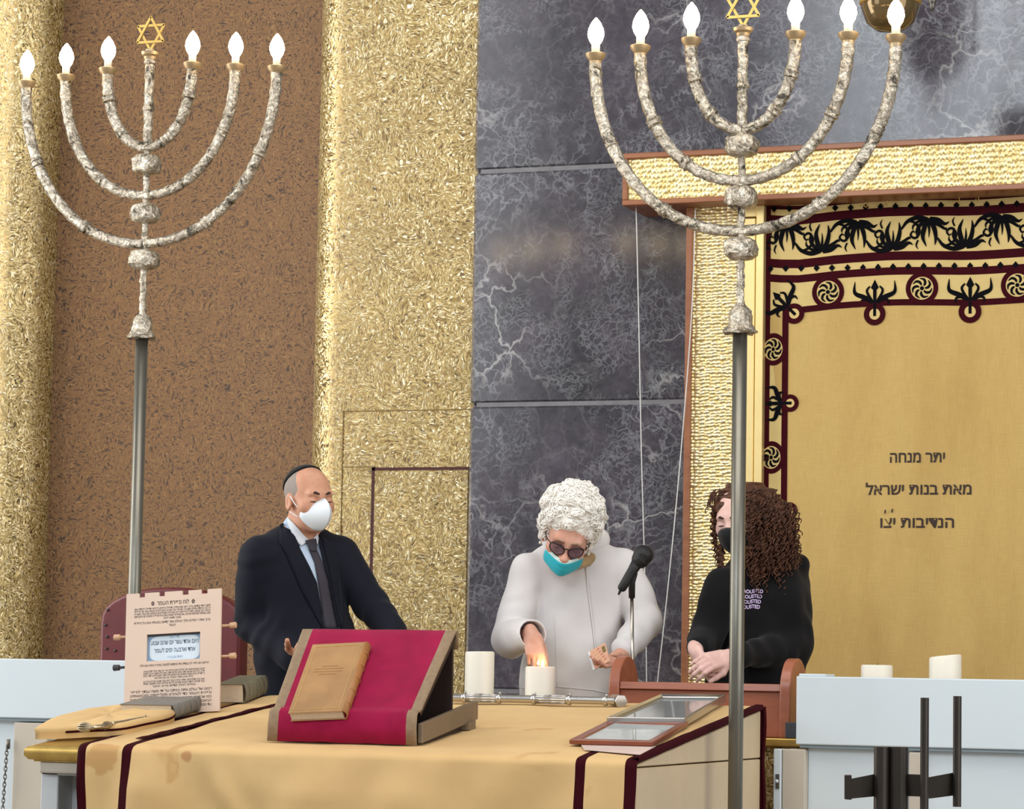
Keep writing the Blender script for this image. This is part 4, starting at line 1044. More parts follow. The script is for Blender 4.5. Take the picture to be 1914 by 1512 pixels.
MB().add(pa + [p + TN * .0012 for p in pa], [(3, 2, 1, 0), (4, 5, 6, 7), (0, 1, 5, 4), (1, 2, 6, 5), (2, 3, 7, 6), (3, 0, 4, 7)])
tag(MB().add([p + TN * .0 for p in pa] + [p + TN * .0012 for p in pa], [(3, 2, 1, 0), (4, 5, 6, 7), (0, 1, 5, 4), (1, 2, 6, 5), (2, 3, 7, 6), (3, 0, 4, 7)]).build('paper_sheet', M['pink_paper'], None, origin=pa[0]), 'pinkish sheet of paper under the front of the wooden frame', 'paper')

# ================================================================== seven-branched lamps
def foil(name, a, b_):
    t = NT(name); v = t.voro(46, t.vmath('ADD', t.tc, t.vmath('SCALE', t.noise(40, 2, .5, out=1), sc=.02)))
    n = t.noise(60, 4, .7, dist=1.2); pat = t.ramp(t.noise(24, 4, .7, dist=1.0), [(.36, lin('#524e46')), (.43, lin(a)), (.62, lin(b_))])
    t.set('Base Color', pat).set('Metallic', .92).set('Roughness', .26); t.bump(t.math('ADD', t.math('MULTIPLY', v.outputs['Distance'], .8), n), 1.0, .007); return t.m
M['foil'] = foil('hammered_silver', '#aaa08f', '#d6cdbd')
M['cup'] = plain('tarnished_brass', '#b49a74', .45, .55, .12, 30)
M['pole'] = plain('grey_brass_pole', '#77746a', .36, .75, .12, 6)
M['bulb'] = emis('lit_bulb', '#ffe2b8', 26)
M['socket'] = plain('ivory_socket', '#f0e6d4', .5)
def lumpy(c, r, h, n=18, amp=.22, seed=0):
    mb_ = MB(); c = np.array(c); P = []
    rs = np.random.RandomState(seed)
    for i in range(n // 2 + 1):
        t = math.pi * i / (n // 2); row = []
        for j in range(n):
            a = 2 * math.pi * j / n; u = V(math.sin(t) * math.cos(a), math.sin(t) * math.sin(a), -math.cos(t))
            se = np.sign(u) * np.abs(u) ** .62; k = 1 + amp * (rs.rand() - .5) * math.sin(t)
            row.append(c + V(r * se[0] * k, r * se[1] * k, h * se[2]))
        P.append(row)
    return mb_.grid(P, closed=True)
def menorah(label, px_stem, dep, ys, base_x, sc=1.0, seed=0):
    """ys: pixel rows of star base, three arm joints, three knobs, bell top, bell rim"""
    xs0 = PD(px_stem, 640, dep); x, y = xs0[0], xs0[1]
    def z(py):
        pxx = px_stem + (640 - py) * (.030 if px_stem < 900 else .0148); return PY(pxx, py, y)[2]
    t = thing('menorah', label, 'menorah', (x, y, 0), 'seven-branched floor lamps beside the table')
    zs = {k: z(v) for k, v in ys.items() if k not in ("arms", "cupz")}
    MB().lathe((x, y, .001), [(.15, 0), (.15, .015), (.06, .03), (.03, .06)], 28).build('foot', M['pole'], t, True, auto=30)
    MB().tube([(x, y, .04), (x, y, zs['rim'] + .02)], .0222 * sc, 20).build('pole', M['pole'], t, True)
    # bell
    hb = zs['bell'] - zs['rim']; mbl = MB(); P = []
    rs = np.random.RandomState(seed + 3)
    for r, u in ((.022, -.02), (.050, -.02), (.053, .05), (.044, .16), (.036, .30), (.036, .55), (.034, .75), (.024, .92), (.014, 1.0), (.012, 1.1)):
        P.append([V(x, y, zs['rim'] + hb * u) + V(math.cos(a), math.sin(a), 0) * r * sc * (1 + .16 * (rs.rand() - .5)) + V(0, 0, .008 * (rs.rand() - .5)) for a in [2 * math.pi * j / 18 for j in range(18)]])
    mbl.grid(P, closed=True).build('bell_collar', M['foil'], t, True, auto=45)
    # stem
    pts = []; rad = []; zz = zs['bell'] - .01; top = zs['star'] + .012
    n = 90
    for i in range(n + 1):
        h_ = zz + (top - zz) * i / n; r = .0125 if h_ < zs['k3'] else (.0115 if h_ < zs['j1'] else .0165)
        r *= 1 + .14 * math.sin(i * 2.1 + seed) * (1 if h_ < zs['k3'] else .4); pts.append((x + .0012 * math.sin(i * .9), y, h_)); rad.append(r * sc)
    MB().tube(pts, rad, 12).build('stem', M['foil'], t, True)
    for k in ('k1', 'k2', 'k3'): lumpy((x, y, zs[k]), .047 * sc, .036 * sc, 20, .24, seed + ord(k[1])).build('knob', M['foil'], t, True, auto=38)
    for k, zz_ in enumerate((zs['j1'] + .13 * sc, zs['star'] - .03 * sc)):
        MB().lathe((x, y, zz_ - .01), [(.0165 * sc, 0), (.021 * sc, .004), (.022 * sc, .010), (.0175 * sc, .02)], 14).build('stem_ring', M['foil'], t, True)
    MB().lathe((x, y, zs['star'] - .012), [(.019 * sc, -.01), (.021 * sc, 0), (.029 * sc, .006), (.031 * sc, .016), (.027 * sc, .018), (.015, .019), (.014, .026), (.002, .027)], 20).build('cup', M['cup'], t, True, auto=35)
    # star of two triangles
    R = .059 * sc; cz = zs['star'] + .012 + R * .98; stx = MB()
    for k in (0, 1):
        a0 = math.pi / 2 + k * math.pi; v3 = [V(x + R * math.cos(a0 + i * 2 * math.pi / 3), y + (.002 if k else -.002), cz + R * math.sin(a0 + i * 2 * math.pi / 3)) for i in range(3)]
        for i in range(3):
            a, b_ = v3[i], v3[(i + 1) % 3]; d_ = nrm(b_ - a); nn = np.cross(d_, V(0, 1, 0)); stx.obox((a + b_) / 2, (b_ - a) / 2, V(0, .0022, 0), nn * .0042)
    stx.build('star', M['brass'], t)
    for (hw, jk, kring) in ys['arms']:
        zj = zs[jk]; zcup = ys['cupz'][jk]
        for s in (-1, 1):
            hgt = z(zcup) - zj; path = []; rad = []; N = 48
            for i in range(N + 1):
                a = math.pi / 2 * 1.0 * i / N; path.append(V(x + s * hw * math.sin(a) ** .96, y, zj - .006 + hgt * (1 - math.cos(a)))); q_ = .0168 + .0012 * math.sin(i * 1.7 + seed) + .0030 * (i / N)
                rad.append(q_ * sc)
            path[-1] = path[-2] + V(0, 0, hgt * .035)
            am = MB().tube(path, rad, 14).build('arm', M['foil'], t, True)
            for u in kring:
                i = int(u * N); c = path[i]; tt = nrm(path[min(i + 1, N)] - path[i - 1]); r_ = rad[i]
                MB().tube([c - tt * .016, c - tt * .011, c - tt * .006, c + tt * .002, c + tt * .007, c + tt * .013], [r_ * .95, r_ * 1.28, r_ * 1.12, r_ * 1.14, r_ * 1.3, r_ * .95], 12).build('arm_ring', M['foil'], am, True, auto=40)
            c = path[-1]
            MB().lathe(c + V(0, 0, -.012), [(.0175 * sc, -.012), (.019 * sc, 0), (.019 * sc, .010), (.030 * sc, .024), (.032 * sc, .034), (.028 * sc, .036), (.010, .037)], 20).build('cup', M['cup'], am, True, auto=35)
            MB().lathe(c + V(0, 0, .022), [(.013 * sc, 0), (.0135 * sc, .026 * sc), (.010 * sc, .030 * sc)], 14).build('socket', M['socket'], am, True)
            MB().lathe(c + V(0, 0, .022 + .028 * sc), [(.012 * sc, 0), (.021 * sc, .014 * sc), (.0265 * sc, .032 * sc), (.024 * sc, .050 * sc), (.015 * sc, .070 * sc), (.005 * sc, .083 * sc), (.001, .087 * sc)], 18).build('bulb', M['bulb'], am, True)
    return t
mL = menorah('silver seven-branched lamp on grey pole at the left, before the brown niche', 265, 10.06,
        dict(star=100, j1=272, j2=362, j3=452, k1=307, k2=399, k3=485, bell=588, rim=632, arms=[(.163, 'j1', (.42, .80)), (.327, 'j2', (.36, .68)), (.482, 'j3', (.33, .70))], cupz=dict(j1=132, j2=140, j3=148)), 250, .99, 1)
menorah('silver seven-branched lamp on grey pole at the right, before the ark curtain', 1383, 8.95,
        dict(star=55, j1=238, j2=334, j3=428, k1=272, k2=369, k3=465, bell=570, rim=622, arms=[(.166, 'j1', (.42, .76)), (.331, 'j2', (.36, .66)), (.478, 'j3', (.34, .70))], cupz=dict(j1=76, j2=84, j3=94)), 1370, 1.0, 5)

# ================================================================== chair, bracket stand, hanging lamps
M['maroon_leather'] = plain('maroon_leather', '#5e1a1f', .45, 0, .12, 8, .2, 30, .003)
chx0, chx1 = PY(192, 1200, 10.25)[0], PY(455, 1200, 10.25)[0]; zt3 = PY(330, 1098, 10.25)[2]
chr_ = thing('padded_chair', 'maroon padded high-backed chair behind the lettered board', 'chair', ((chx0 + chx1) / 2, 10.1, 0))
def arch(x0, x1, zb, zt, n=16):
    cxm = (x0 + x1) / 2; hw = (x1 - x0) / 2; hh = .14
    return [(x0, zb), (x1, zb)] + [(cxm + hw * math.cos(a), zt - hh + hh * math.sin(a) ** .8) for a in [math.pi * i / n for i in range(n + 1)]]
MB().prism([V(x, 10.22, z_) for x, z_ in arch(chx0, chx1, .42, zt3)], (0, .08, 0)).build('backrest', M['maroon_leather'], chr_, True, .015, 3, auto=40)
MB().box((chx0 + .01, 9.80, .38), (chx1 - .01, 10.22, .48)).build('seat', M['maroon_leather'], chr_, True, .02, 3, auto=40)
for dx in (.03, chx1 - chx0 - .06):
    for yy in (9.83, 10.24): MB().box((chx0 + dx, yy, .001), (chx0 + dx + .04, yy + .04, .39)).build('leg', M['stand_wood'], chr_, False, .003, 1)
for px, py in ((194, 1168), (197, 1190), (196, 1212), (212, 1216), (198, 1140)):
    c = PY(px + 3, py, 10.218); MB().sphere(c, .0055, 6).build('stud', M['dark_grey'], chr_, True)

M['bronze'] = plain('dark_bronze', '#3d3833', .4, .7, .15, 10)
bs_ = thing('bronze_stand', 'dark bronze stand of two thick tubes and two thin bars before the parapet', 'stand', PD(1668, 1512, 7.9) * V(1, 1, 0))
dpt = 7.9
def BD(px, py, dd_=0): return PD(px, py, dpt + dd_)
for px, r in ((1648, .0208), (1680.5, .0260)):
    a = BD(px, 1396); a2 = a.copy(); a2[2] = .001; MB().tube([a, a2], r, 20).build('tube', M['bronze'], bs_, True, auto=40)
for px, py0, py1, dd_ in ((1728.5, 1304, 1560, -.06), (1789.5, 1301, 1507, .02)):
    a, c = BD(px, py0, dd_), BD(px - 0, py1, dd_); c[0], c[1] = a[0], a[1]; MB().tube([a, c], .0115, 16).build('bar', M['bronze'], bs_, True, auto=40)
def plate(q, m, th=.006):
    P = [BD(px, py, dd_) for px, py, dd_ in q]; return MB().prism(P, FW * th).build('bracket', m, bs_, False, .001, 1)
plate([(1640, 1446, .0), (1640, 1488, .0), (1590, 1493, -.06), (1590, 1456, -.06)], M['bronze']); plate([(1579, 1449, -.065), (1592, 1449, -.065), (1592, 1495, -.065), (1579, 1494, -.065)], M['bronze'], .012)
plate([(1694, 1447, -.02), (1722, 1448, -.05), (1722, 1489, -.05), (1694, 1488, -.02)], M['bronze']); plate([(1736, 1453, -.05), (1790, 1443, .02), (1790, 1486, .02), (1736, 1493, -.05)], M['bronze'])
MB().lathe(BD(1668, 1400) * V(1, 1, 0) + V(0, 0, .001), [(.14, 0), (.14, .012), (.05, .02)], 24).build('foot', M['bronze'], bs_, True, auto=30)

M['amber_glass'] = plain('amber_glass', '#6f5c3c', .12, .5, .15, 9)
hy = 10.1
hl = thing('hanging_lamp', 'brass bowl lamp hanging above the ark, its underside showing at the top', 'lamp', PY(1662, -60, hy))
c = PY(1664, 60, hy); rb_ = .105
MB().lathe(c, [(.004, 0), (.05, .008), (.085, .035), (rb_, .09), (rb_ * .9, .15), (rb_ * .93, .16)], 28).build('bowl', M['amber_glass'], hl, True)
MB().lathe(c + V(0, 0, .10), [(rb_ + .001, 0), (rb_ + .006, .004), (rb_ + .006, .010), (rb_, .014)], 28).build('rim_ring', M['brass'], hl, True)
for k in range(3):
    a = 2 * math.pi * k / 3; MB().tube([c + V(rb_ * math.cos(a), rb_ * math.sin(a), .11), c + V(0, 0, .7)], .003, 6).build('chain', M['brass'], hl, True)
MB().tube([c + V(0, 0, .7), c + V(0, 0, 2.3)], .004, 6).build('cable', M['brass'], hl, True)
h2 = thing('lamp_pendant', 'small metal finial hanging into view at the top edge, right of the lit bulbs', 'pendant', PY(1743, -40, 10.9))
c = PY(1743, 20, 10.9)
MB().lathe(c, [(.0015, 0), (.005, .006), (.012, .014), (.009, .022), (.014, .03), (.018, .04), (.012, .05)], 16).build('finial', M['steel'], h2, True)
MB().tube([c + V(0, 0, .045), c + V(0, 0, 1.6)], .006, 8).build('stem', M['bronze'], h2, True)
h3 = thing('hanging_lamp', 'unseen dark metal lamp added above the picture to mirror as a dark shape in the polished marble', 'lamp', (-2.7325, 10.1, 3.9))  # unseen lamp, added so the polished marble mirrors a dark shape
c = V(-2.7325, 10.1, PY(1480, -30, 10.1)[2])
MB().lathe(c, [(.034, 0), (.038, .02), (.022, .04), (.020, .09), (.06, .12), (.125, .17), (.15, .26), (.145, .50), (.07, .70), (.02, .76)], 24).build('unseen_lamp_body', M['bronze'], h3, True, auto=40)
MB().tube([c + V(0, 0, .75), c + V(0, 0, 1.6)], .006, 8).build('cable', M['bronze'], h3, True)
# ================================================================== people
def skin(name, c, c2):
    t = NT(name); n = t.noise(14, 4, .6)
    t.set('Base Color', t.ramp(n, [(.32, lin(c)), (.68, lin(c2))])).set('Roughness', .5).set('Specular IOR Level', .35).set('Subsurface Weight', .12)
    t.b.inputs['Subsurface Radius'].default_value = (.010, .004, .002); t.bump(t.noise(180, 3, .6), .12, .0015); return t.m
def fabric(name, c, rough=.85, var=.06, bs=500, b=.1, sheen=.1):
    t = NT(name); cc = lin(c); n = t.noise(5, 4, .6)
    t.set('Base Color', t.ramp(n, [(.3, tuple(x * (1 - var) for x in cc[:3])), (.7, tuple(min(1, x * (1 + var)) for x in cc[:3]))])).set('Roughness', rough).set('Specular IOR Level', .2).set('Sheen Weight', sheen)
    t.bump(t.noise(bs, 2, .6), b, .001); return t.m
M['skin_man'] = skin('skin_man', '#b98468', '#cf9c82'); M['skin_woman'] = skin('skin_woman', '#c08a74', '#d8a893'); M['skin_girl'] = skin('skin_girl', '#d6aca2', '#e4c0b6')
M['suit'] = fabric('navy_suit', '#10131f', .8, .1, 600, .1, .05); M['shirt'] = fabric('pale_blue_shirt', '#b6c8dd'); M['collar_white'] = fabric('white_collar', '#d5dbe2'); M['tie'] = fabric('charcoal_tie', '#3a3740', .6)
M['coat'] = fabric('cream_wool_coat', '#d3d0d0', .9, .03, 700, .15, .1); M['hoodie'] = fabric('black_jersey', '#0d0d10', .9, .15, 400, .12, .08)
M['trousers'] = fabric('dark_trousers', '#14151a'); M['mask_white'] = fabric('white_mask', '#dfe6ec', .7, .02); M['mask_teal'] = fabric('teal_mask', '#2fb4c6', .7, .05); M['mask_pale'] = fabric('pale_mask_edge', '#c9dcd6', .7); M['mask_black'] = fabric('black_mask', '#15171a', .8)
M['hair_dark'] = plain('dark_hair', '#17110f', .5); M['brow'] = plain('eyebrow', '#3a2720', .7)
M['eye_dark'] = plain('dark_eye_and_lash', '#2a1914', .5)  # dark brown of eyes and lash lines
M['shoe'] = plain('black_shoe', '#0c0c0c', .35)
def hairmat(name, a, b_, sc=(160, 160, 30), rough=.55):
    t = NT(name); n = t.noise(1.0, 4, .7, vec=t.mapping(sc), dist=.8)
    t.set('Base Color', t.ramp(n, [(.3, lin(a)), (.7, lin(b_))])).set('Roughness', rough).set('Specular IOR Level', .3); t.bump(n, .35, .004); return t.m
M['hair_grey'] = hairmat('grey_cropped_hair', '#7f746c', '#a79d96', (420, 420, 420), .8); M['hair_white'] = hairmat('white_hair', '#e2ded6', '#f8f5ef', (70, 70, 34)); M['hair_brown'] = hairmat('curly_brown_hair', '#2a1812', '#66422f', (50, 50, 24))

def rotax(v, ax, a):
    v, ax = np.array(v, float), nrm(ax); return v * math.cos(a) + np.cross(ax, v) * math.sin(a) + ax * (ax @ v) * (1 - math.cos(a))
class Head:
    def __init__(s, C, yaw_deg, pitch_deg, roll_deg, sc=1.0):
        y, p, r = [math.radians(a) for a in (yaw_deg, pitch_deg, roll_deg)]
        f = math.sin(y) * R0 - math.cos(y) * F0; u = V(0, 0, 1); x = np.cross(f, u)
        f = rotax(f, x, -p); u = rotax(u, x, -p); x = rotax(x, f, r); u = rotax(u, f, r)
        s.C, s.f, s.u, s.x, s.s = np.array(C), f, u, x, sc; s.R = np.stack([x, f, u], 1)
    def p(s, x, y, z): return s.C + s.s * (s.x * x + s.f * y + s.u * z)
    def add(s, S):
        k = s.s; R = s.R; e = lambda c, r, kk=.02, op=1, m=0: S.ell(s.p(*c), np.array(r) * k, R, kk, m, op)
        e((0, -.012, .032), (.074, .094, .084)); e((0, .026, -.02), (.060, .064, .086), .03); e((0, .020, -.068), (.052, .056, .042), .03); e((0, .064, -.096), (.022, .020, .018), .025)
        S.cap(s.p(-.036, .078, .020), s.p(.036, .078, .020), .011 * k, k=.022)
        for sg in (-1, 1):
            e((sg * .032, .092, -.001), (.019, .016, .013), .016, -1); e((sg * .032, .073, -.003), (.0145, .0135, .0125), .006)
            e((sg * .043, .056, -.026), (.022, .022, .020), .03); e((sg * .013, .097, -.040), (.010, .012, .009), .008)
            e((sg * .079, -.008, -.012), (.010, .019, .032), .010); e((sg * .086, -.004, -.010), (.006, .010, .019), .006, -1)
        S.cap(s.p(0, .084, .004), s.p(0, .110, -.036), .008 * k, .0125 * k, k=.014)
        S.cap(s.p(-.020, .083, -.064), s.p(.020, .083, -.064), .007 * k, k=.010); S.cap(s.p(-.016, .083, -.074), s.p(.016, .083, -.074), .008 * k, k=.010)
    def brows(s, parent, mat, z=.022):
        for sg in (-1, 1):
            MB().tube([s.p(sg * .012, .0915, z - .002), s.p(sg * .026, .091, z + .003), s.p(sg * .042, .080, z + .002), s.p(sg * .052, .068, z - .004)], [.0036, .0052, .0046, .0016], 8).build('eyebrow', mat, parent, True)
    def eyes(s, parent):
        for sg in (-1, 1):
            MB().sphere(s.p(sg * .032, .0764, -.0065), .0100, 10).build('eye', M['eye_dark'], parent, True)
            MB().tube([s.p(sg * .0185, .0815, -.0075), s.p(sg * .026, .0862, -.0072), s.p(sg * .034, .0868, -.0070), s.p(sg * .042, .0838, -.0068), s.p(sg * .049, .0765, -.0060)], [.0012, .0022, .0028, .0026, .0012], 6).build('eyelash', M['eye_dark'], parent, True)
def hand(S, wrist, d, n, side, curls, thumb, sc=1.0, m=0, spread=.07):
    """wrist place, direction to the knuckles, palm normal, side +1/-1 where the thumb leaves; curls: per finger three bends in radians"""
    d = nrm(d); n = nrm(np.array(n) - d * (np.array(n) @ d)); sd = np.cross(d, n) * side; w = np.array(wrist); k = sc
    S.cap(w - d * .02, w + d * .02, .023 * k, .025 * k, k=.012, m=m)
    for i, o in enumerate((.027, .009, -.009, -.026)):
        S.cap(w + d * .022 + sd * o * .75, w + d * (.088 - .004 * abs(i - 1)) * k + sd * o * k, .0145 * k, .0115 * k, k=.010, m=m)
    L = [(.044, .027, .021), (.048, .031, .022), (.044, .029, .021), (.034, .021, .018)]
    tips = []
    for i, o in enumerate((.027, .009, -.009, -.026)):
        b = w + d * (.088 - .004 * abs(i - 1)) * k + sd * o * k; dd = rotax(d, n, -spread * (1.2 - i * .8) * side * 0) ; dd = nrm(d + sd * spread * (1.2 - i * .8)); ax = np.cross(dd, n); r = .0098 * k * (1, 1.03, .98, .86)[i]
        for j in range(3):
            dd = rotax(dd, ax, curls[i][j]); e = b + dd * L[i][j] * k; S.cap(b, e, r, r * .90, k=.0035, m=m); b = e; r *= .90
        tips.append(b)
    t0 = w + d * .018 * k + sd * .022 * k; dd = nrm(d * thumb[0] + sd * thumb[1] + n * thumb[2]); t1 = t0 + dd * .044 * k
    S.cap(t0, t1, .0165 * k, .0125 * k, k=.012, m=m); dd = nrm(d * thumb[3] + sd * thumb[4] + n * thumb[5]); t2 = t1 + dd * .033 * k; S.cap(t1, t2, .0118 * k, .0105 * k, k=.004, m=m)
    dd = nrm(dd + d * .15); t3 = t2 + dd * .026 * k; S.cap(t2, t3, .0105 * k, .0085 * k, k=.004, m=m); return tips, t3
def frame_of(yaw_deg):   # torso frame: columns right, forward, up
    y = math.radians(yaw_deg); f = math.sin(y) * R0 - math.cos(y) * F0; return np.stack([np.cross(f, V(0, 0, 1)), f, V(0, 0, 1)], 1)
def raypoly(poly, front):   # solid angle seen through a pixel outline, kept in front of a point
    pl = []; c = np.mean([ray(*p) for p in poly], 0)
    for i in range(len(poly)):
        n = np.cross(ray(*poly[i]), ray(*poly[(i + 1) % len(poly)])); n = n if n @ c < 0 else -n; pl.append((CAM, n))
    if front is not None: pl.append((front, FW))
    return pl
def legs(S, hipL, hipR, k=.02, m=0, foot=None):
    for h_ in (hipL, hipR):
        h_ = np.array(h_); kn_ = V(h_[0], h_[1] - .01, .48); an = V(h_[0], h_[1] + .02, .09); S.chain([h_, kn_, an], [.088, .058, .042], k=k, m=m); S.cap(an, an + foot * .02 + V(0, 0, -.05), .04, .034, k=k, m=m)
def shoes(parent, hips, foot):
    for h_ in hips:
        S = SDF(.006); a = V(h_[0], h_[1] + .02, .042); S.cap(a - foot * .04, a + foot * .10 + V(0, 0, -.006), .040, .034, k=.02); S.cap(a + foot * .10 + V(0, 0, -.006), a + foot * .17 + V(0, 0, -.012), .036, .028, k=.02); S.mesh('shoe', [M['shoe']], parent)
def drapery(amp, sc, seed, extra=None):
    def f(P):
        r = amp * vnoise(P * np.array([1, 1, .5]), sc, seed) + amp * .5 * vnoise(P, sc * 2.3, seed + 1)
        if extra is not None: r = r + extra(P)
        return r
    return f
def folds(a, b_, amp, wl, width):   # creases running round a limb or fanning from a joint
    a, b_ = np.array(a), np.array(b_); L = np.linalg.norm(b_ - a); d = (b_ - a) / L
    def f(P):
        q = P - a; t = q @ d; rad = np.linalg.norm(q - t[:, None] * d, axis=1); w = np.exp(-np.clip(np.abs(t - L / 2) - L / 2, 0, None) ** 2 / .002) * np.exp(-(rad / width) ** 4)
        s1 = q @ nrm(np.cross(d, V(.2, .3, 1))); Q_ = np.stack([t / wl + 4 * s1, s1 * 7, rad * 3], 1); return amp * 1.2 * (vnoise(Q_, 1.0, 6) - .25 + .35 * np.sin(t * 4.1 / wl + s1 * 20 + 5 * vnoise(P, 7, 5))) * w
    return f
def mask_shell(hd, parent, mat, rows, thick=.002, nu=17, label=None, mats=None, fmf=None, name='face_mask'):
    """rows: (z centre, z side, y centre, y side, half width) from top to bottom, in the head frame"""
    P = []
    for zc1, zs1, yc1, ys1, hw in rows:
        r = []
        for j in range(nu):
            s = 2 * j / (nu - 1) - 1; a = abs(s); r.append(hd.p(hw * s, yc1 + (ys1 - yc1) * (1 - math.cos(a * math.pi / 2)) ** .9, zc1 + (zs1 - zc1) * a ** 1.3))
        P.append(r)
    v = [p for r in P for p in r]; f = []; fm = []
    for i in range(len(P) - 1):
        for j in range(nu - 1): f.append((i * nu + j, i * nu + j + 1, (i + 1) * nu + j + 1, (i + 1) * nu + j)); fm.append(fmf(i, j) if fmf else 0)
    o = raw(name, v, f, mats or [mat], parent, True, fm, label); q = o.modifiers.new('thickness', 'SOLIDIFY'); q.thickness = thick; q.offset = 1; return o
def shell(hd, parent, name, mat, c, r, keep, thick=.006, h=.004, disp=None, k=.004):
    """a cap of hair or cloth over the skull: ellipsoid kept on one side of head-frame planes"""
    S = SDF(h); S.ell(hd.p(*c), np.array(r) * hd.s, hd.R, .001)
    for q, n in keep:
        nw = hd.R @ np.array(n, float); S.planes([(hd.p(*q), nw)], hd.C - .3, hd.C + .3, k)
    return S.mesh(name, [mat], parent, disp)
def decal(bv, poly, name, mat, parent, off=.003, n=6, m=4, thick=.0025, label=None):
    """band between two pixel polylines, laid on a surface"""
    A, B_ = poly; A = subdiv(A, n); B_ = subdiv(B_, n); rows_ = []
    for j in range(m + 1): rows_.append(hits(bv, [tuple(np.array(a) * (1 - j / m) + np.array(b_) * j / m) for a, b_ in zip(A, B_)], off))
    mb_ = MB().grid(rows_); o = mb_.build(name, mat, parent, True, label=label); q = o.modifiers.new('thickness', 'SOLIDIFY'); q.thickness = thick; q.offset = 0; return o

# ------------------------------------------------------------------ man in the dark suit
D0 = 10.50
def J(px, py, dd=0): return PD(px, py, D0 + dd)
root = J(572, 1300); root[2] = 0
man = thing('person', 'person in dark suit, grey tie and white mask behind the book stand', 'person', root)
hd = Head(J(578, 933, -.02), 34, 4, 2, 1.0)
tf = frame_of(18)
S = SDF(.0045); hd.add(S)
nb = J(556, 1010, .03)
S.cap(hd.p(0, -.03, -.06), nb, .056, .062, k=.03)
shR, shL = J(484, 1040, -.05), J(634, 1040, .05)
S.ell(J(560, 1090, .02), (.165, .105, .20), tf, .05); S.ell(J(570, 1210, 0), (.16, .12, .2), tf, .05); S.ell(J(572, 1310, 0), (.165, .12, .13), tf, .05)
S.cap(nb, shR, .05, .05, k=.04); S.cap(nb, shL, .05, .05, k=.04)
elR, wrR = J(470, 1165, -.02), J(560, 1238, -.18); elL, wrL = J(692, 1128, .02), J(738, 1186, -.12)
S.chain([shR, elR, wrR], [.05, .042, .03], k=.03); S.chain([shL, elL, wrL], [.05, .042, .03], k=.03)
hand(S, wrR, J(576, 1212, -.24) - wrR, -R0 * .2 - F0 + V(0, 0, -.3), -1, [(.5, .7, .4)] * 4, (.5, .8, .3, .9, .3, .3))
hand(S, wrL, J(770, 1215, -.2) - wrL, V(0, 0, -1), 1, [(.3, .4, .3)] * 4, (.6, .7, .3, .9, .3, .2))
hips = [J(545, 1340, 0), J(600, 1340, .03)]; foot = tf[:, 1]
legs(S, *hips, foot=foot)
body = S.mesh('body', [M['skin_man']], man)
hd.brows(man, M['brow']); hd.eyes(man)
shell(hd, man, 'hair', M['hair_grey'], (0, -.016, .030), (.0775, .0965, .0865), [((0, .034, .0), (0, -1, .12)), ((0, 0, -.052), (0, -.45, 1)), ((0, .026, .05), (0, -1, -.65))], disp=lambda P: .0008 * vnoise(P, 240))
shell(hd, man, 'skullcap', fabric('black_skullcap', '#121214'), (0, -.020, .036), (.081, .100, .0875), [((0, -.052, .060), (0, -.85, 1))])
S = SDF(.006); S.ell(J(560, 1090, .02), (.172, .113, .205), tf, .05); S.ell(J(570, 1210, 0), (.168, .128, .2), tf, .05); S.cap(nb + V(0, 0, -.01), shR, .056, .054, k=.04); S.cap(nb + V(0, 0, -.01), shL, .056, .054, k=.04)
S.cap(nb + V(0, 0, -.02), nb + (hd.p(0, -.03, -.06) - nb) * .42, .072, .066, k=.02)
shirt = S.mesh('shirt', [M['shirt']], man); bvs = bvh_of(shirt)
S = SDF(.006)
S.ell(J(558, 1090, .02), (.185, .128, .215), tf, .06); S.ell(J(570, 1215, .0), (.188, .146, .23), tf, .06); S.ell(J(572, 1330, 0), (.195, .150, .19), tf, .06)
S.cap(nb + V(0, 0, -.025), shR + V(0, 0, -.004), .066, .066, k=.05); S.cap(nb + V(0, 0, -.025), shL + V(0, 0, -.004), .066, .066, k=.05)
S.cap(nb + V(0, 0, .005) - FW * -.03, nb + V(0, 0, -.03), .074, .08, k=.02)
S.chain([shR, elR, wrR - (wrR - elR) * .06], [.074, .064, .052], k=.018); S.chain([shL, elL, wrL - (wrL - elL) * .06], [.074, .062, .050], k=.018)
for q in ([(537, 940), (538, 972), (563, 1028), (598, 1028), (597, 1010), (594, 940)], [(561, 1024), (592, 1090), (615, 1090), (598, 1024)], [(591, 1087), (607, 1174), (633, 1174), (614, 1087)]): S.planes(raypoly(q, J(570, 1080, .03)), J(500, 1200, -.4) - .5, J(640, 900, .2) + .5, .003)
S.cap(nb + V(0, 0, .2), nb - V(0, 0, .012), .058, .062, k=.01, op=-1)
jacket = S.mesh('jacket', [M['suit']], man, drapery(.004, 9, 3, lambda P: folds(shR, elR, .004, .07, .1)(P) + folds(elR, wrR, .005, .05, .1)(P) + folds(elL, wrL, .005, .05, .1)(P)))
bvj = bvh_of(jacket)
decal(bvj, ([(533, 976), (541, 1004), (560, 1032), (588, 1092), (604, 1172)], [(523, 980), (522, 1014), (534, 1034), (565, 1105), (603, 1174)]), 'lapel', M['suit'], man, .005, 5, 4, .004)
decal(bvj, ([(602, 1004), (613, 1050), (624, 1110), (637, 1172)], [(610, 1008), (632, 1046), (638, 1110), (640, 1174)]), 'lapel', M['suit'], man, .005, 5, 4, .004)
decal(bvs, ([(577, 1026), (588, 1051), (595, 1090), (601, 1130), (608, 1176)], [(591, 1024), (602, 1051), (613, 1090), (623, 1130), (633, 1176)]), 'tie', M['tie'], man, .006, 5, 4, .005)
decal(bvs, ([(571, 1010), (576, 1020), (580, 1030)], [(590, 1007), (592, 1018), (591, 1030)]), 'tie_knot', M['tie'], man, .012, 3, 4, .008)
bvb = bvh_of(body)
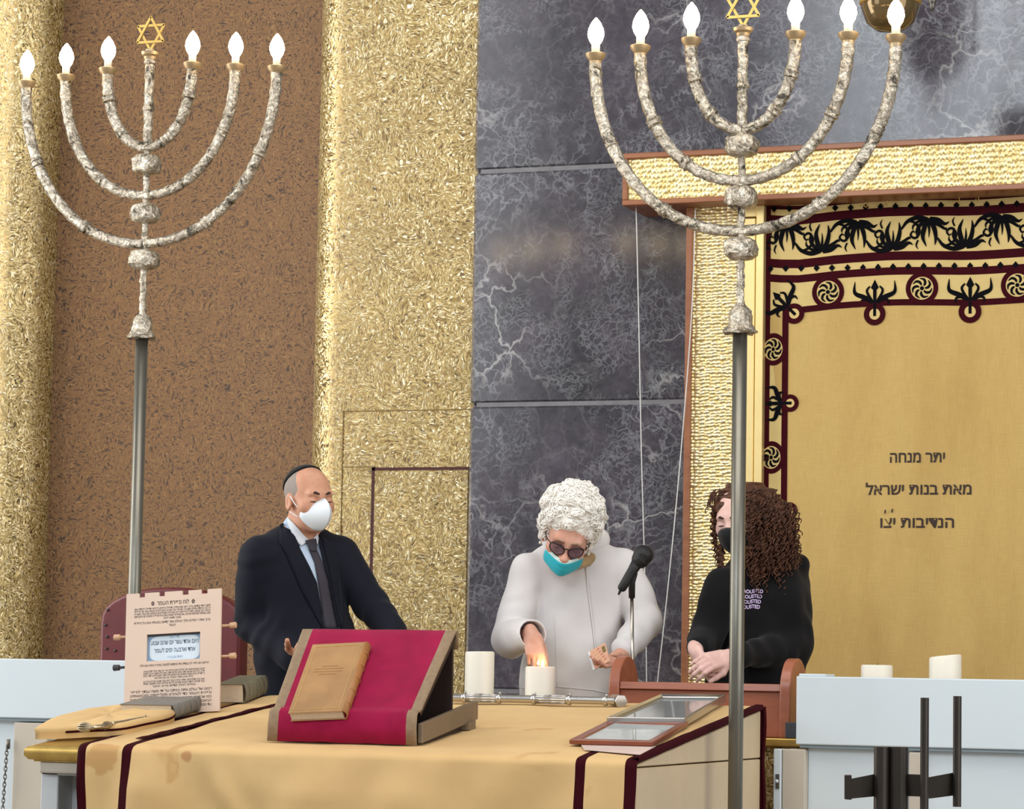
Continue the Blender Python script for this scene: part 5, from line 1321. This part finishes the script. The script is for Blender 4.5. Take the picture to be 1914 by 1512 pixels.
def over(bvs_, pts, off):
    out = []
    for p in pts:
        c = [x for x in (hit(b, p[0], p[1], off) for b in bvs_) if x is not None]; out.append(min(c, key=lambda x: (x - CAM) @ FW) if c else J(*p))
    return out
def patch(bl, poly, name, mat, parent, off=.006, thick=.003):
    A = subdiv(poly[0], 6); B_ = subdiv(poly[1], 6); rows_ = [over(bl, [tuple(np.array(a) * (1 - j / 4) + np.array(b_) * j / 4) for a, b_ in zip(A, B_)], off) for j in range(5)]
    o = MB().grid(rows_).build(name, mat, parent, True); q = o.modifiers.new('thickness', 'SOLIDIFY'); q.thickness = thick; q.offset = 0
patch([bvs, bvb], ([(537, 966), (552, 982), (566, 998), (578, 1010)], [(538, 978), (547, 1000), (556, 1014), (563, 1020)]), 'collar_wing', M['collar_white'], man)
patch([bvs, bvb], ([(593, 996), (588, 1004), (583, 1011)], [(596, 1008), (595, 1014), (593, 1018)]), 'collar_wing', M['collar_white'], man)
# folded white mask with a ridge down the middle
rows_ = []
def ffp2(hd, parent):
    P = []
    for i in range(9):
        v_ = i / 8
        ridge = [(.006, .108), (-.006, .128), (-.022, .142), (-.042, .146), (-.060, .142), (-.078, .130), (-.094, .112), (-.104, .094), (-.110, .080)][i]
        side = [(-.026, .064), (-.032, .060), (-.040, .054), (-.048, .050), (-.056, .048), (-.066, .049), (-.078, .054), (-.092, .062), (-.108, .072)][i]; hw = [.046, .054, .060, .064, .065, .062, .054, .040, .018][i]
        r = []
        for j in range(15):
            s = 2 * j / 14 - 1; a = abs(s); r.append(hd.p(hw * s, ridge[1] + (side[1] - ridge[1]) * a ** 1.15, ridge[0] + (side[0] - ridge[0]) * a ** 1.05))
        P.append(r)
    o = MB().grid(P).build('face_mask', M['mask_white'], parent, True, label='white folded mask', auto=28); q = o.modifiers.new('thickness', 'SOLIDIFY'); q.thickness = .002; q.offset = 1; ORG[o.name] = ORG[parent.name]; return o
mk = ffp2(hd, man)
for sg in (-1, 1):
    MB().tube([hd.p(sg * .060, .056, -.040), hd.p(sg * .072, .028, -.020), hd.p(sg * .081, .004, .010)], .0016, 6).build('ear_loop', M['mask_white'], mk, True)
    MB().tube([hd.p(sg * .058, .052, -.066), hd.p(sg * .070, .026, -.058), hd.p(sg * .078, -.004, -.044)], .0014, 6).build('ear_loop', M['mask_white'], mk, True)
S = SDF(.007); 
for h_ in hips: S.chain([np.array(h_) + V(0, 0, .02), V(h_[0], h_[1] - .01, .48), V(h_[0], h_[1] + .02, .07)], [.105, .078, .068], k=.02)
S.mesh('trousers', [M['trousers']], man); shoes(man, hips, foot)

# ------------------------------------------------------------------ woman in white
D0 = 10.52
root = J(1068, 1300); root[2] = 0
wom = thing('person', 'white-haired person in cream coat lighting a candle with a match', 'person', root)
hd = Head(J(1061, 1002, -.12), -3, 30, -14, 1.02)
tf = frame_of(-4)
S = SDF(.0045); hd.add(S); nb = J(1075, 1040, .06)
S.cap(hd.p(0, -.03, -.06), nb, .050, .058, k=.03)
shR, shL = J(988, 1070, .0), J(1162, 1062, .03)
S.ell(J(1075, 1110, .04), (.16, .10, .20), tf, .05); S.ell(J(1070, 1220, .04), (.155, .115, .2), tf, .05); S.ell(J(1065, 1310, .04), (.165, .12, .14), tf, .05)
S.cap(nb, shR, .045, .045, k=.04); S.cap(nb, shL, .045, .045, k=.04)
elR, wrR = J(951, 1192, -.06), J(993, 1186, -.33); elL, wrL = J(1203, 1160, .0), J(1163, 1222, -.20)
S.chain([shR, elR, wrR], [.045, .038, .026], k=.03); S.chain([shL, elL, wrL], [.045, .038, .026], k=.03)
cf = V(cbc[0], 9.56, cbc[2])
tipsR, thR = hand(S, wrR, J(1001, 1222, -.37) - wrR, F0 * .75 - R0 * .05 + V(0, 0, -.1), 1, [(.25, .45, .25), (.35, .55, .3), (.6, .8, .4), (.8, .9, .5)], (.75, .35, .6, .95, .05, .3), .92)
hL = J(1124, 1249, -.27)
tipsL, thL = hand(S, wrL, hL - wrL, -F0 * .15 + V(0, 0, 1) * .95, -1, [(.35, .5, .3), (.4, .5, .3), (.45, .5, .3), (.5, .6, .3)], (.55, .55, .45, .85, .05, .55), .92)
hips = [J(1040, 1345, .04), J(1095, 1345, .04)]; foot = tf[:, 1]
legs(S, *hips, foot=foot)
body = S.mesh('body', [M['skin_woman']], wom)
hd.brows(wom, plain('pale_eyebrow', '#a98a78', .7)); hd.eyes(wom)
# white curls: a soft crown with short waves combed back and round
rs = np.random.RandomState(4); S = SDF(.004); HC = V(0, -.034, .072); HR_ = V(.113, .112, .116)
S.ell(hd.p(*HC), HR_ * .93 * hd.s, hd.R, .01)
for i in range(150):
    u = rs.normal(size=3); u /= np.linalg.norm(u); c = HC + u * HR_ * .90
    if c[1] > .045 and c[2] < .070: continue
    if c[2] < -.03: continue
    S.ell(hd.p(*c), np.array([.016, .016, .014]) * (.7 + .6 * rs.rand()), None, .010)
S.ell(hd.p(0, .118, -.010), np.array((.074, .070, .064)), hd.R, .012, 0, -1)
for sg in (-1, 1): S.cap(hd.p(sg * .084, -.030, .02), hd.p(sg * .080, -.026, -.034), .028, .018, k=.02); S.cap(hd.p(sg * .080, .012, .04), hd.p(sg * .083, .010, -.020), .016, .009, k=.012)
hcore = S.mesh('hair_crown', [M['hair_white']], wom, lambda P: .004 * vnoise(P, 42, 8) + .0022 * vnoise(P, 95, 3))
bvw = bvh_of(hcore); wv = MB()
def near(p):
    l, n, i_, d = bvw.find_nearest(Vector(p)); return np.array(l), np.array(n)
for i in range(820):
    u = rs.normal(size=3); u /= np.linalg.norm(u); c = HC + u * HR_ * 1.0
    if u[1] < -.75 or c[2] < -.02: continue
    p, n = near(hd.p(*c))
    lc = (p - hd.C) @ hd.R
    if lc[1] > .040 and lc[2] < .050: continue
    crown = hd.p(.02, -.06, .17); d_ = p - crown; d_ = nrm(d_ - n * (d_ @ n)); d_ = nrm(d_ + .9 * rs.normal() * np.cross(n, d_)); L = .022 + .026 * rs.rand(); path = []; ph = rs.rand() * 6; amp_ = .0035 + .003 * rs.rand()
    for k in range(11):
        q = p + d_ * L * (k / 10 - .5) + np.cross(n, d_) * amp_ * math.sin(ph + k * .75); l, n2 = near(q); path.append(l + n2 * (.0005 + .0035 * math.sin(math.pi * k / 10)))
    wv.tube(path, [.0008 + .0022 * math.sin(math.pi * (k + .5) / 11) for k in range(11)], 5)
for i in range(150):   # fringe swept sideways over the brow
    x = -.074 + .148 * rs.rand(); z0_ = .052 - .010 * (x / .07) ** 2 + .012 * rs.rand() - .02 * (abs(x) / .075) ** 4; path = []
    for k in range(9):
        t_ = k / 8; xx = x + .020 * (1 - t_); l, n2 = near(hd.p(xx * .98, .072 - 5 * xx * xx - .02 * t_, z0_ + .045 * t_)); path.append(l + n2 * (.003 - .002 * t_))
    wv.tube(path, [.0012 + .0024 * math.sin(math.pi * (k + .6) / 9.5) for k in range(9)], 5)
wv.build('hair_waves', M['hair_white'], wom, True)
# coat
S = SDF(.006)
S.ell(J(1076, 1105, .04), (.178, .130, .205), tf, .06); S.ell(J(1074, 1205, .03), (.172, .145, .22), tf, .06)
S.cap(J(1064, 1290, .04), J(1060, 1480, .04), .168, .19, k=.07)
S.cap(nb + V(0, 0, -.03), shR + V(0, 0, -.006), .078, .070, k=.05); S.cap(nb + V(0, 0, -.03), shL + V(0, 0, -.006), .078, .072, k=.05)
S.chain([shR, elR, wrR - (wrR - elR) * .02], [.072, .066, .054], k=.012); S.chain([shL, elL, elL + (wrL - elL) * .84], [.072, .066, .050], k=.012)
S.cap(elL + (J(1222, 1152, .0) - elL) * .5, J(1222, 1152, .02), .05, .02, k=.03)
S.cap(nb + V(0, 0, .02), nb + V(0, 0, -.04), .098, .10, k=.02); 
S.cap(nb + V(0, 0, .2) - FW * .03, nb + V(0, 0, .005) - FW * .03, .082, .070, k=.008, op=-1)
ca = nrm(wrR - elR); S.cap(wrR + ca * .05, wrR - ca * .045, .048, .042, k=.004, op=-1)
coat = S.mesh('coat', [M['coat']], wom, drapery(.0085, 6.5, 9, lambda P: folds(elL, elL + (wrL - elL) * .84, .006, .06, .1)(P) + folds(shR, elR, .004, .10, .1)(P) + .006 * np.sin(((P - nb) @ R0) * 38 + ((P - nb) @ U0) * 9) * np.clip((nb[2] - .18 - P[:, 2]) / .4, 0, 1)))
bvc = bvh_of(coat)
decal(bvc, ([(1094, 1060), (1100, 1120), (1108, 1180), (1114, 1236)], [(1098, 1060), (1104, 1120), (1111, 1180), (1116, 1236)]), 'placket', M['coat'], wom, .003, 6, 2, .004)
sm = MB()
for q in ([(970, 1286), (1040, 1283), (1110, 1290), (1140, 1296)], [(1036, 1150), (1040, 1200), (1041, 1282)]): sm.tube(hits(bvc, subdiv(q, 8), .0008), .0016, 5)
sm.build('seam', M['coat'], wom, True)
S = SDF(.004); P0 = [nb + R0 * (.098 * math.cos(a)) + (-F0) * (.090 * math.sin(a) + .0) + V(0, 0, .030 - .040 * math.sin(a)) for a in [math.radians(x) for x in range(-180, 184, 12)]]
S.chain([p + V(0, 0, .012) for p in P0], [.014] * len(P0), k=.008); S.chain([p + V(0, 0, .034) + nrm(p - nb) * .004 for p in P0], [.014] * len(P0), k=.024)
S.mesh('collar', [M['coat']], wom)
M['scarf'] = fabric('beige_gold_scarf', '#b89d72', .8, .3, 60, .3)
S = SDF(.004); P1_ = [nb - R0 * .012 + R0 * (.080 * math.cos(a)) - F0 * (.150 * math.sin(a) + .01) + V(0, 0, .026 - .058 * math.sin(a)) for a in [math.radians(x) for x in range(28, 168, 10)]]
S.chain(P1_, [.019] * len(P1_), k=.01); S.mesh('scarf', [M['scarf']], wom, lambda P: .003 * vnoise(P, 60, 3))
# pulled-down surgical mask
mk = mask_shell(hd, wom, None, [(-.036, -.030, .113, .056, .064), (-.042, -.036, .116, .057, .065), (-.046, -.040, .119, .057, .066), (-.056, -.050, .120, .058, .067), (-.060, -.054, .117, .057, .067), (-.070, -.062, .121, .057, .067), (-.076, -.068, .117, .056, .066), (-.090, -.078, .116, .054, .064), (-.100, -.084, .108, .054, .060), (-.108, -.086, .096, .054, .058)],
    mats=[M['mask_teal'], M['mask_pale']], fmf=lambda i, j: 1 if i < 2 else 0, label='turquoise pleated mask pulled below the nose')
for sg in (-1, 1): MB().tube([hd.p(sg * .064, .056, -.032), hd.p(sg * .076, .030, -.018), hd.p(sg * .084, .0, .006)], .0013, 6).build('ear_loop', M['mask_white'], mk, True)
# spectacles
M['tortoise'] = plain('dark_tortoise', '#2a1218', .3); M['lens'] = plain('mauve_lens', '#6d5a68', .1, 0, .05)
gl = []
M['lens'].node_tree.nodes['Principled BSDF'].inputs['Alpha'].default_value = .72
glob = MB()
for sg in (-1, 1):
    ring = []
    for i in range(29):
        a = 2 * math.pi * i / 28; cx_, cz_ = .031 * 1, 0; ex = .026 * math.cos(a); ez = (.019 if math.sin(a) > 0 else .020) * math.sin(a) + .006 * max(0, math.cos(a)) * (1 if math.sin(a) > -.2 else .4)
        ring.append(hd.p(sg * (.033 + ex), .106 - .018 * ((.033 + ex) / .06) ** 2, -.006 + ez))
    glob.tube(ring, [.0022 + .0020 * max(0, math.sin(2 * math.pi * i / 28)) for i in range(29)], 8, cap=False)
    lens = MB(); lens.poly(ring[:-1]); gl.append(lens)
glob.tube([hd.p(-.008, .105, .002), hd.p(0, .107, .005), hd.p(.008, .105, .002)], .0025, 8)
for sg in (-1, 1): glob.tube([hd.p(sg * .058, .088, .006), hd.p(sg * .074, .060, .006), hd.p(sg * .083, .0, .010)], .002, 8)
fo = glob.build('spectacles', M['tortoise'], wom, True, label='dark cat-eye spectacles')
for lens in gl: lens.build('lens', M['lens'], fo)
for sg in (-1, 1): MB().sphere(hd.p(sg * .086, .006, -.046), .006, 8).build('earring', M['wax'], wom, True)
S = SDF(.007)
for h_ in hips: S.chain([np.array(h_) + V(0, 0, .02), V(h_[0], h_[1] - .01, .48), V(h_[0], h_[1] + .02, .07)], [.10, .07, .06], k=.02)
S.mesh('trousers', [M['trousers']], wom); shoes(wom, hips, foot)
# match and box
tip = (tipsR[0] + thR) / 2; mend = V(cf[0] - .006, 9.555, cf[2] + .006)
M['match_wood'] = plain('match_wood', '#d9b98a', .6)
mt = thing('match', 'lit match between the fingertips over the burning candle', 'match', tip)
MB().tube([tip + (tip - mend) * .2, mend], .0011, 6).build('stick', M['match_wood'], mt); flame(mend + V(0, 0, -.002), .020, .0045).build('flame', M['flame'], mt, True)
mbx = thing('matchbox', 'small matchbox with matches printed on top held in her left hand', 'matchbox', hL)
dm_ = (hL - CAM) @ FW - .035
Q = [PD(px, py, dm_ + dd_) for px, py, dd_ in ((1112, 1251, 0), (1102, 1217, .012), (1131, 1201, .02), (1142, 1233, .008))]
a1, a2 = Q[2] - Q[1], Q[0] - Q[1]; nn = nrm(np.cross(a1, a2)); nn = nn if nn @ FW > 0 else -nn
M['card_white'] = plain('white_card', '#dde3e6', .6); M['card_print'] = plain('salmon_print', '#d9a98c', .6); M['red_tip'] = plain('red_print', '#b5321f', .6); M['olive'] = plain('olive_emblem', '#77683a', .6)
slab_(Q[1] - nrm(a1) * .008, a1 + nrm(a1) * .008, a2, nn * .014).build('tray', M['card_white'], mbx, False, .0008, 1)
slab_(Q[1] - nn * .0006, a1, a2, nn * .0152).build('sleeve', M['card_print'], mbx, False, .0006, 1)
for i in range(5):
    s0 = Q[1] + a1 * (.12 + .06 * i) + a2 * (.18 + .16 * i) - nn * .0012; s1 = s0 + a1 * .34 - a2 * .05; MB().tube([s0, s1], .0009, 5).build('printed_match', M['match_wood'], mbx); MB().tube([s1, s1 + (s1 - s0) * .25], .0014, 5).build('printed_match_head', M['red_tip'], mbx)
slab_(Q[1] + a1 * .72 + a2 * .12 - nn * .0012, a1 * .2, a2 * .32, nn * .0006).build('printed_emblem', M['olive'], mbx)

# ------------------------------------------------------------------ girl in the black hoodie
D0 = 10.43
root = J(1412, 1300); root[2] = 0
gir = thing('person', 'young person with curly brown hair, black hoodie and black mask, hands clasped', 'person', root)
hd = Head(J(1381, 970, -.03), -30, 14, 4, .98)
tf = frame_of(-32)
S = SDF(.0042); hd.add(S); nb = J(1410, 1050, .04)
S.cap(hd.p(0, -.03, -.06), nb, .046, .052, k=.03)
shR, shL = J(1352, 1098, -.06), J(1476, 1092, .06)
S.ell(J(1416, 1135, .03), (.155, .105, .19), tf, .05); S.ell(J(1412, 1240, .02), (.15, .115, .18), tf, .05); S.ell(J(1412, 1320, .02), (.165, .125, .14), tf, .05)
S.cap(nb, shR, .042, .042, k=.04); S.cap(nb, shL, .042, .042, k=.04)
elR, wrR = J(1322, 1190, -.10), J(1300, 1214, -.27); elL, wrL = J(1482, 1212, -.04), J(1360, 1228, -.30)
S.chain([shR, elR, wrR], [.042, .036, .025], k=.03); S.chain([shL, elL, wrL], [.042, .036, .026], k=.03)
hand(S, wrR, J(1296, 1240, -.34) - wrR + R0 * .03, R0 * .8 + F0 * .2, -1, [(.7, 1.0, .5), (.75, 1.0, .5), (.8, 1.1, .5), (.85, 1.1, .5)], (.5, .6, .4, .7, .5, .5), .92)
hand(S, wrL, J(1318, 1238, -.37) - wrL, F0 * .75 - V(0, 0, .35), 1, [(.5, .7, .4), (.48, .65, .4), (.45, .6, .35), (.4, .55, .3)], (.6, .6, .4, .9, .1, .5), .95)
hips = [J(1388, 1345, .0), J(1440, 1345, .04)]; foot = tf[:, 1]
legs(S, *hips, foot=foot)
body = S.mesh('body', [M['skin_girl']], gir)
hd.brows(gir, M['brow']); hd.eyes(gir)
mask_shell(hd, gir, M['mask_black'], [(-.012, -.028, .106, .056, .060), (-.022, -.032, .124, .056, .064), (-.040, -.040, .128, .054, .067), (-.060, -.054, .125, .052, .067), (-.080, -.070, .118, .052, .064), (-.098, -.080, .106, .052, .058), (-.110, -.086, .088, .054, .054)], label='plain black cloth mask')
# hair: a full crown and hanging ringlets
rs = np.random.RandomState(11); S = SDF(.005)
S.ell(hd.p(0, -.024, .040), np.array((.086, .098, .088)), hd.R, .02)
for sgx, lo_ in ((1, 1), (-1, .55)): pass
HB = [J(1410, 948, .04), J(1431, 975, .03), J(1434, 1015, .02), J(1416, 1000, -.01)]
for c, r in zip(HB, ((.10, .10, .085), (.085, .095, .10), (.075, .09, .085), (.06, .07, .09))): S.ell(c, r, None, .03)
S.planes([(hd.p(0, .052, .060), hd.R @ V(0, -1, -.25)), (hd.p(0, .050, .064), hd.R @ V(0, -.3, 1))], hd.C - .3, hd.C + .3, .01) if False else None
S.ell(hd.p(-.0, .125, -.035), np.array((.070, .090, .132)), hd.R, .010, 0, -1)
core = SDF(.005)
hair_core = S.mesh('hair_core', [M['hair_brown']], gir, lambda P: .006 * vnoise(P, 34, 1) + .004 * np.sin(P[:, 2] * 180 + 4 * vnoise(P, 20, 4)))
curls = MB()
def ringlet(a, dirs, length, rad, thick, pitch=.026, ph=0):
    n = int(length / pitch * 9) + 4; path = []; p = np.array(a, float)
    for i in range(n):
        u = i / (n - 1); d_ = nrm(np.array(dirs[0]) * (1 - u) + np.array(dirs[1]) * u); p = p + d_ * length / n
        s1 = nrm(np.cross(d_, V(.3, .9, .2))); s2 = np.cross(d_, s1); an = ph + 2 * math.pi * length * u / pitch; r_ = rad * (.55 + .45 * math.sin(math.pi * min(1, u * 1.1 + .08)))
        path.append(p + r_ * (math.cos(an) * s1 + math.sin(an) * s2))
    curls.tube(path, [thick * (1 - .55 * (i / n) ** 2) for i in range(n)], 5)
bvk = bvh_of(hair_core)
made = 0
for i in range(520):
    px = 1390 + 90 * rs.rand(); py = 905 + 135 * rs.rand() ** .9
    ex = (px - 1412) / 68; ey = (py - 975) / 80
    if ex * ex + ey * ey > 1.15: continue
    p = hit(bvk, px, py, -.002)
    if p is None: continue
    out = nrm(R0 * ex * .8 - F0 * .35 + V(0, 0, -.25 - .5 * rs.rand())); ringlet(p, (out, V(0, 0, -1) + R0 * .15 * rs.normal() - F0 * .1), .05 + .06 * rs.rand(), .005 + .004 * rs.rand(), .0026 + .0012 * rs.rand(), .020 + .012 * rs.rand(), rs.rand() * 6); made += 1
for i in range(46):   # long ends over the shoulder
    px = 1394 + 92 * rs.rand(); p = hit(bvk, px, 1010 + 25 * rs.rand(), -.004)
    if p is None: p = J(px, 1015, .0)
    ringlet(p, (V(0, 0, -1) - F0 * .35 + R0 * .2 * rs.normal(), V(0, 0, -1) - F0 * .1), .08 + .09 * rs.rand() * (1 if 1400 < px < 1450 else .4), .007, .0034, .022, rs.rand() * 6)
for i in range(12):   # ringlets beside the face
    p = J(1331 + 7 * rs.rand(), 935 + 45 * rs.rand(), -.03); ringlet(p, (V(0, 0, -1) - R0 * .06, V(0, 0, -1) + R0 * .22), .12 + .10 * rs.rand(), .0065, .0026, .026, rs.rand() * 6)
for i in range(26):
    p = J(1336 + 30 * rs.rand(), 912 + 16 * rs.rand(), -.05); ringlet(p, (-R0 * .5 + V(0, 0, -.35), V(0, 0, -1) - R0 * .15), .05 + .03 * rs.rand(), .003, .0028, .03, rs.rand() * 6)
for i in range(8):
    p = J(1345 + 8 * rs.rand(), 1010 + 12 * rs.rand(), -.06); ringlet(p, (V(0, 0, -1) - R0 * .1, V(0, 0, -1) + R0 * .1), .10 + .05 * rs.rand(), .009, .0036, .024, rs.rand() * 6)
curls.build('ringlets', M['hair_brown'], gir, True)
# hoodie
S = SDF(.006)
S.ell(J(1416, 1130, .03), (.180, .130, .20), tf, .06); S.ell(J(1414, 1230, .02), (.185, .140, .20), tf, .06); S.cap(J(1410, 1290, .03), J(1410, 1345, .03), .165, .16, k=.06)
S.cap(nb + V(0, 0, -.045), shR + V(0, 0, -.012), .066, .062, k=.05); S.cap(nb + V(0, 0, -.045), shL + V(0, 0, -.008), .068, .068, k=.05)
S.chain([shR, elR, elR + (wrR - elR) * .80], [.072, .064, .040], k=.02); S.chain([shL, elL, elL + (wrL - elL) * .90], [.074, .070, .040], k=.02)
S.cap(J(1440, 1048, .05), J(1494, 1056, .06), .05, .038, k=.03); S.cap(J(1400, 1060, .06), J(1470, 1050, .10), .05, .05, k=.03)
S.cap(nb + V(0, 0, .2), nb - V(0, 0, .02), .052, .055, k=.01, op=-1)
hood = S.mesh('hoodie', [M['hoodie']], gir, drapery(.007, 8, 21, lambda P: folds(shL, elL, .007, .09, .12)(P) + folds(elL, wrL, .007, .06, .12)(P) + folds(shR, elR, .006, .08, .1)(P)))
bvh_ = bvh_of(hood)
M['lilac'] = plain('lilac_print', '#cbb6dd', .7)
def chest(line):
    def f(u, v):
        x, y = u, v; px = 1407.5 - line * 2.0 + x; py = 1105 + line * 9.7 - y - .8 * math.sin(x * .28) - x * .03; h_ = hit(bvh_, px, py, .0025); return h_ if h_ is not None else J(px, py, -.2)
    return f
for i in range(4): text_mesh([('AOUSTED', (0, -3.2, 38, 9.6))], 0, chest(i), M['lilac'], gir, 'chest_print', flip=False, weight=.03)
S = SDF(.007)
for h_ in hips: S.chain([np.array(h_) + V(0, 0, .02), V(h_[0], h_[1] - .01, .48), V(h_[0], h_[1] + .02, .07)], [.105, .07, .06], k=.02)
S.mesh('trousers', [M['trousers']], gir); shoes(gir, hips, foot)
MB().tube([wrL + nrm(wrL - elL) * -.015 + .0275 * (V(0, 0, 1) * math.cos(a) + nrm(np.cross(wrL - elL, V(0, 0, 1))) * math.sin(a)) for a in [2 * math.pi * i / 20 for i in range(21)]], .0018, 6, cap=False).build('hair_tie', M['hair_dark'], gir, True, label='dark band round the wrist')
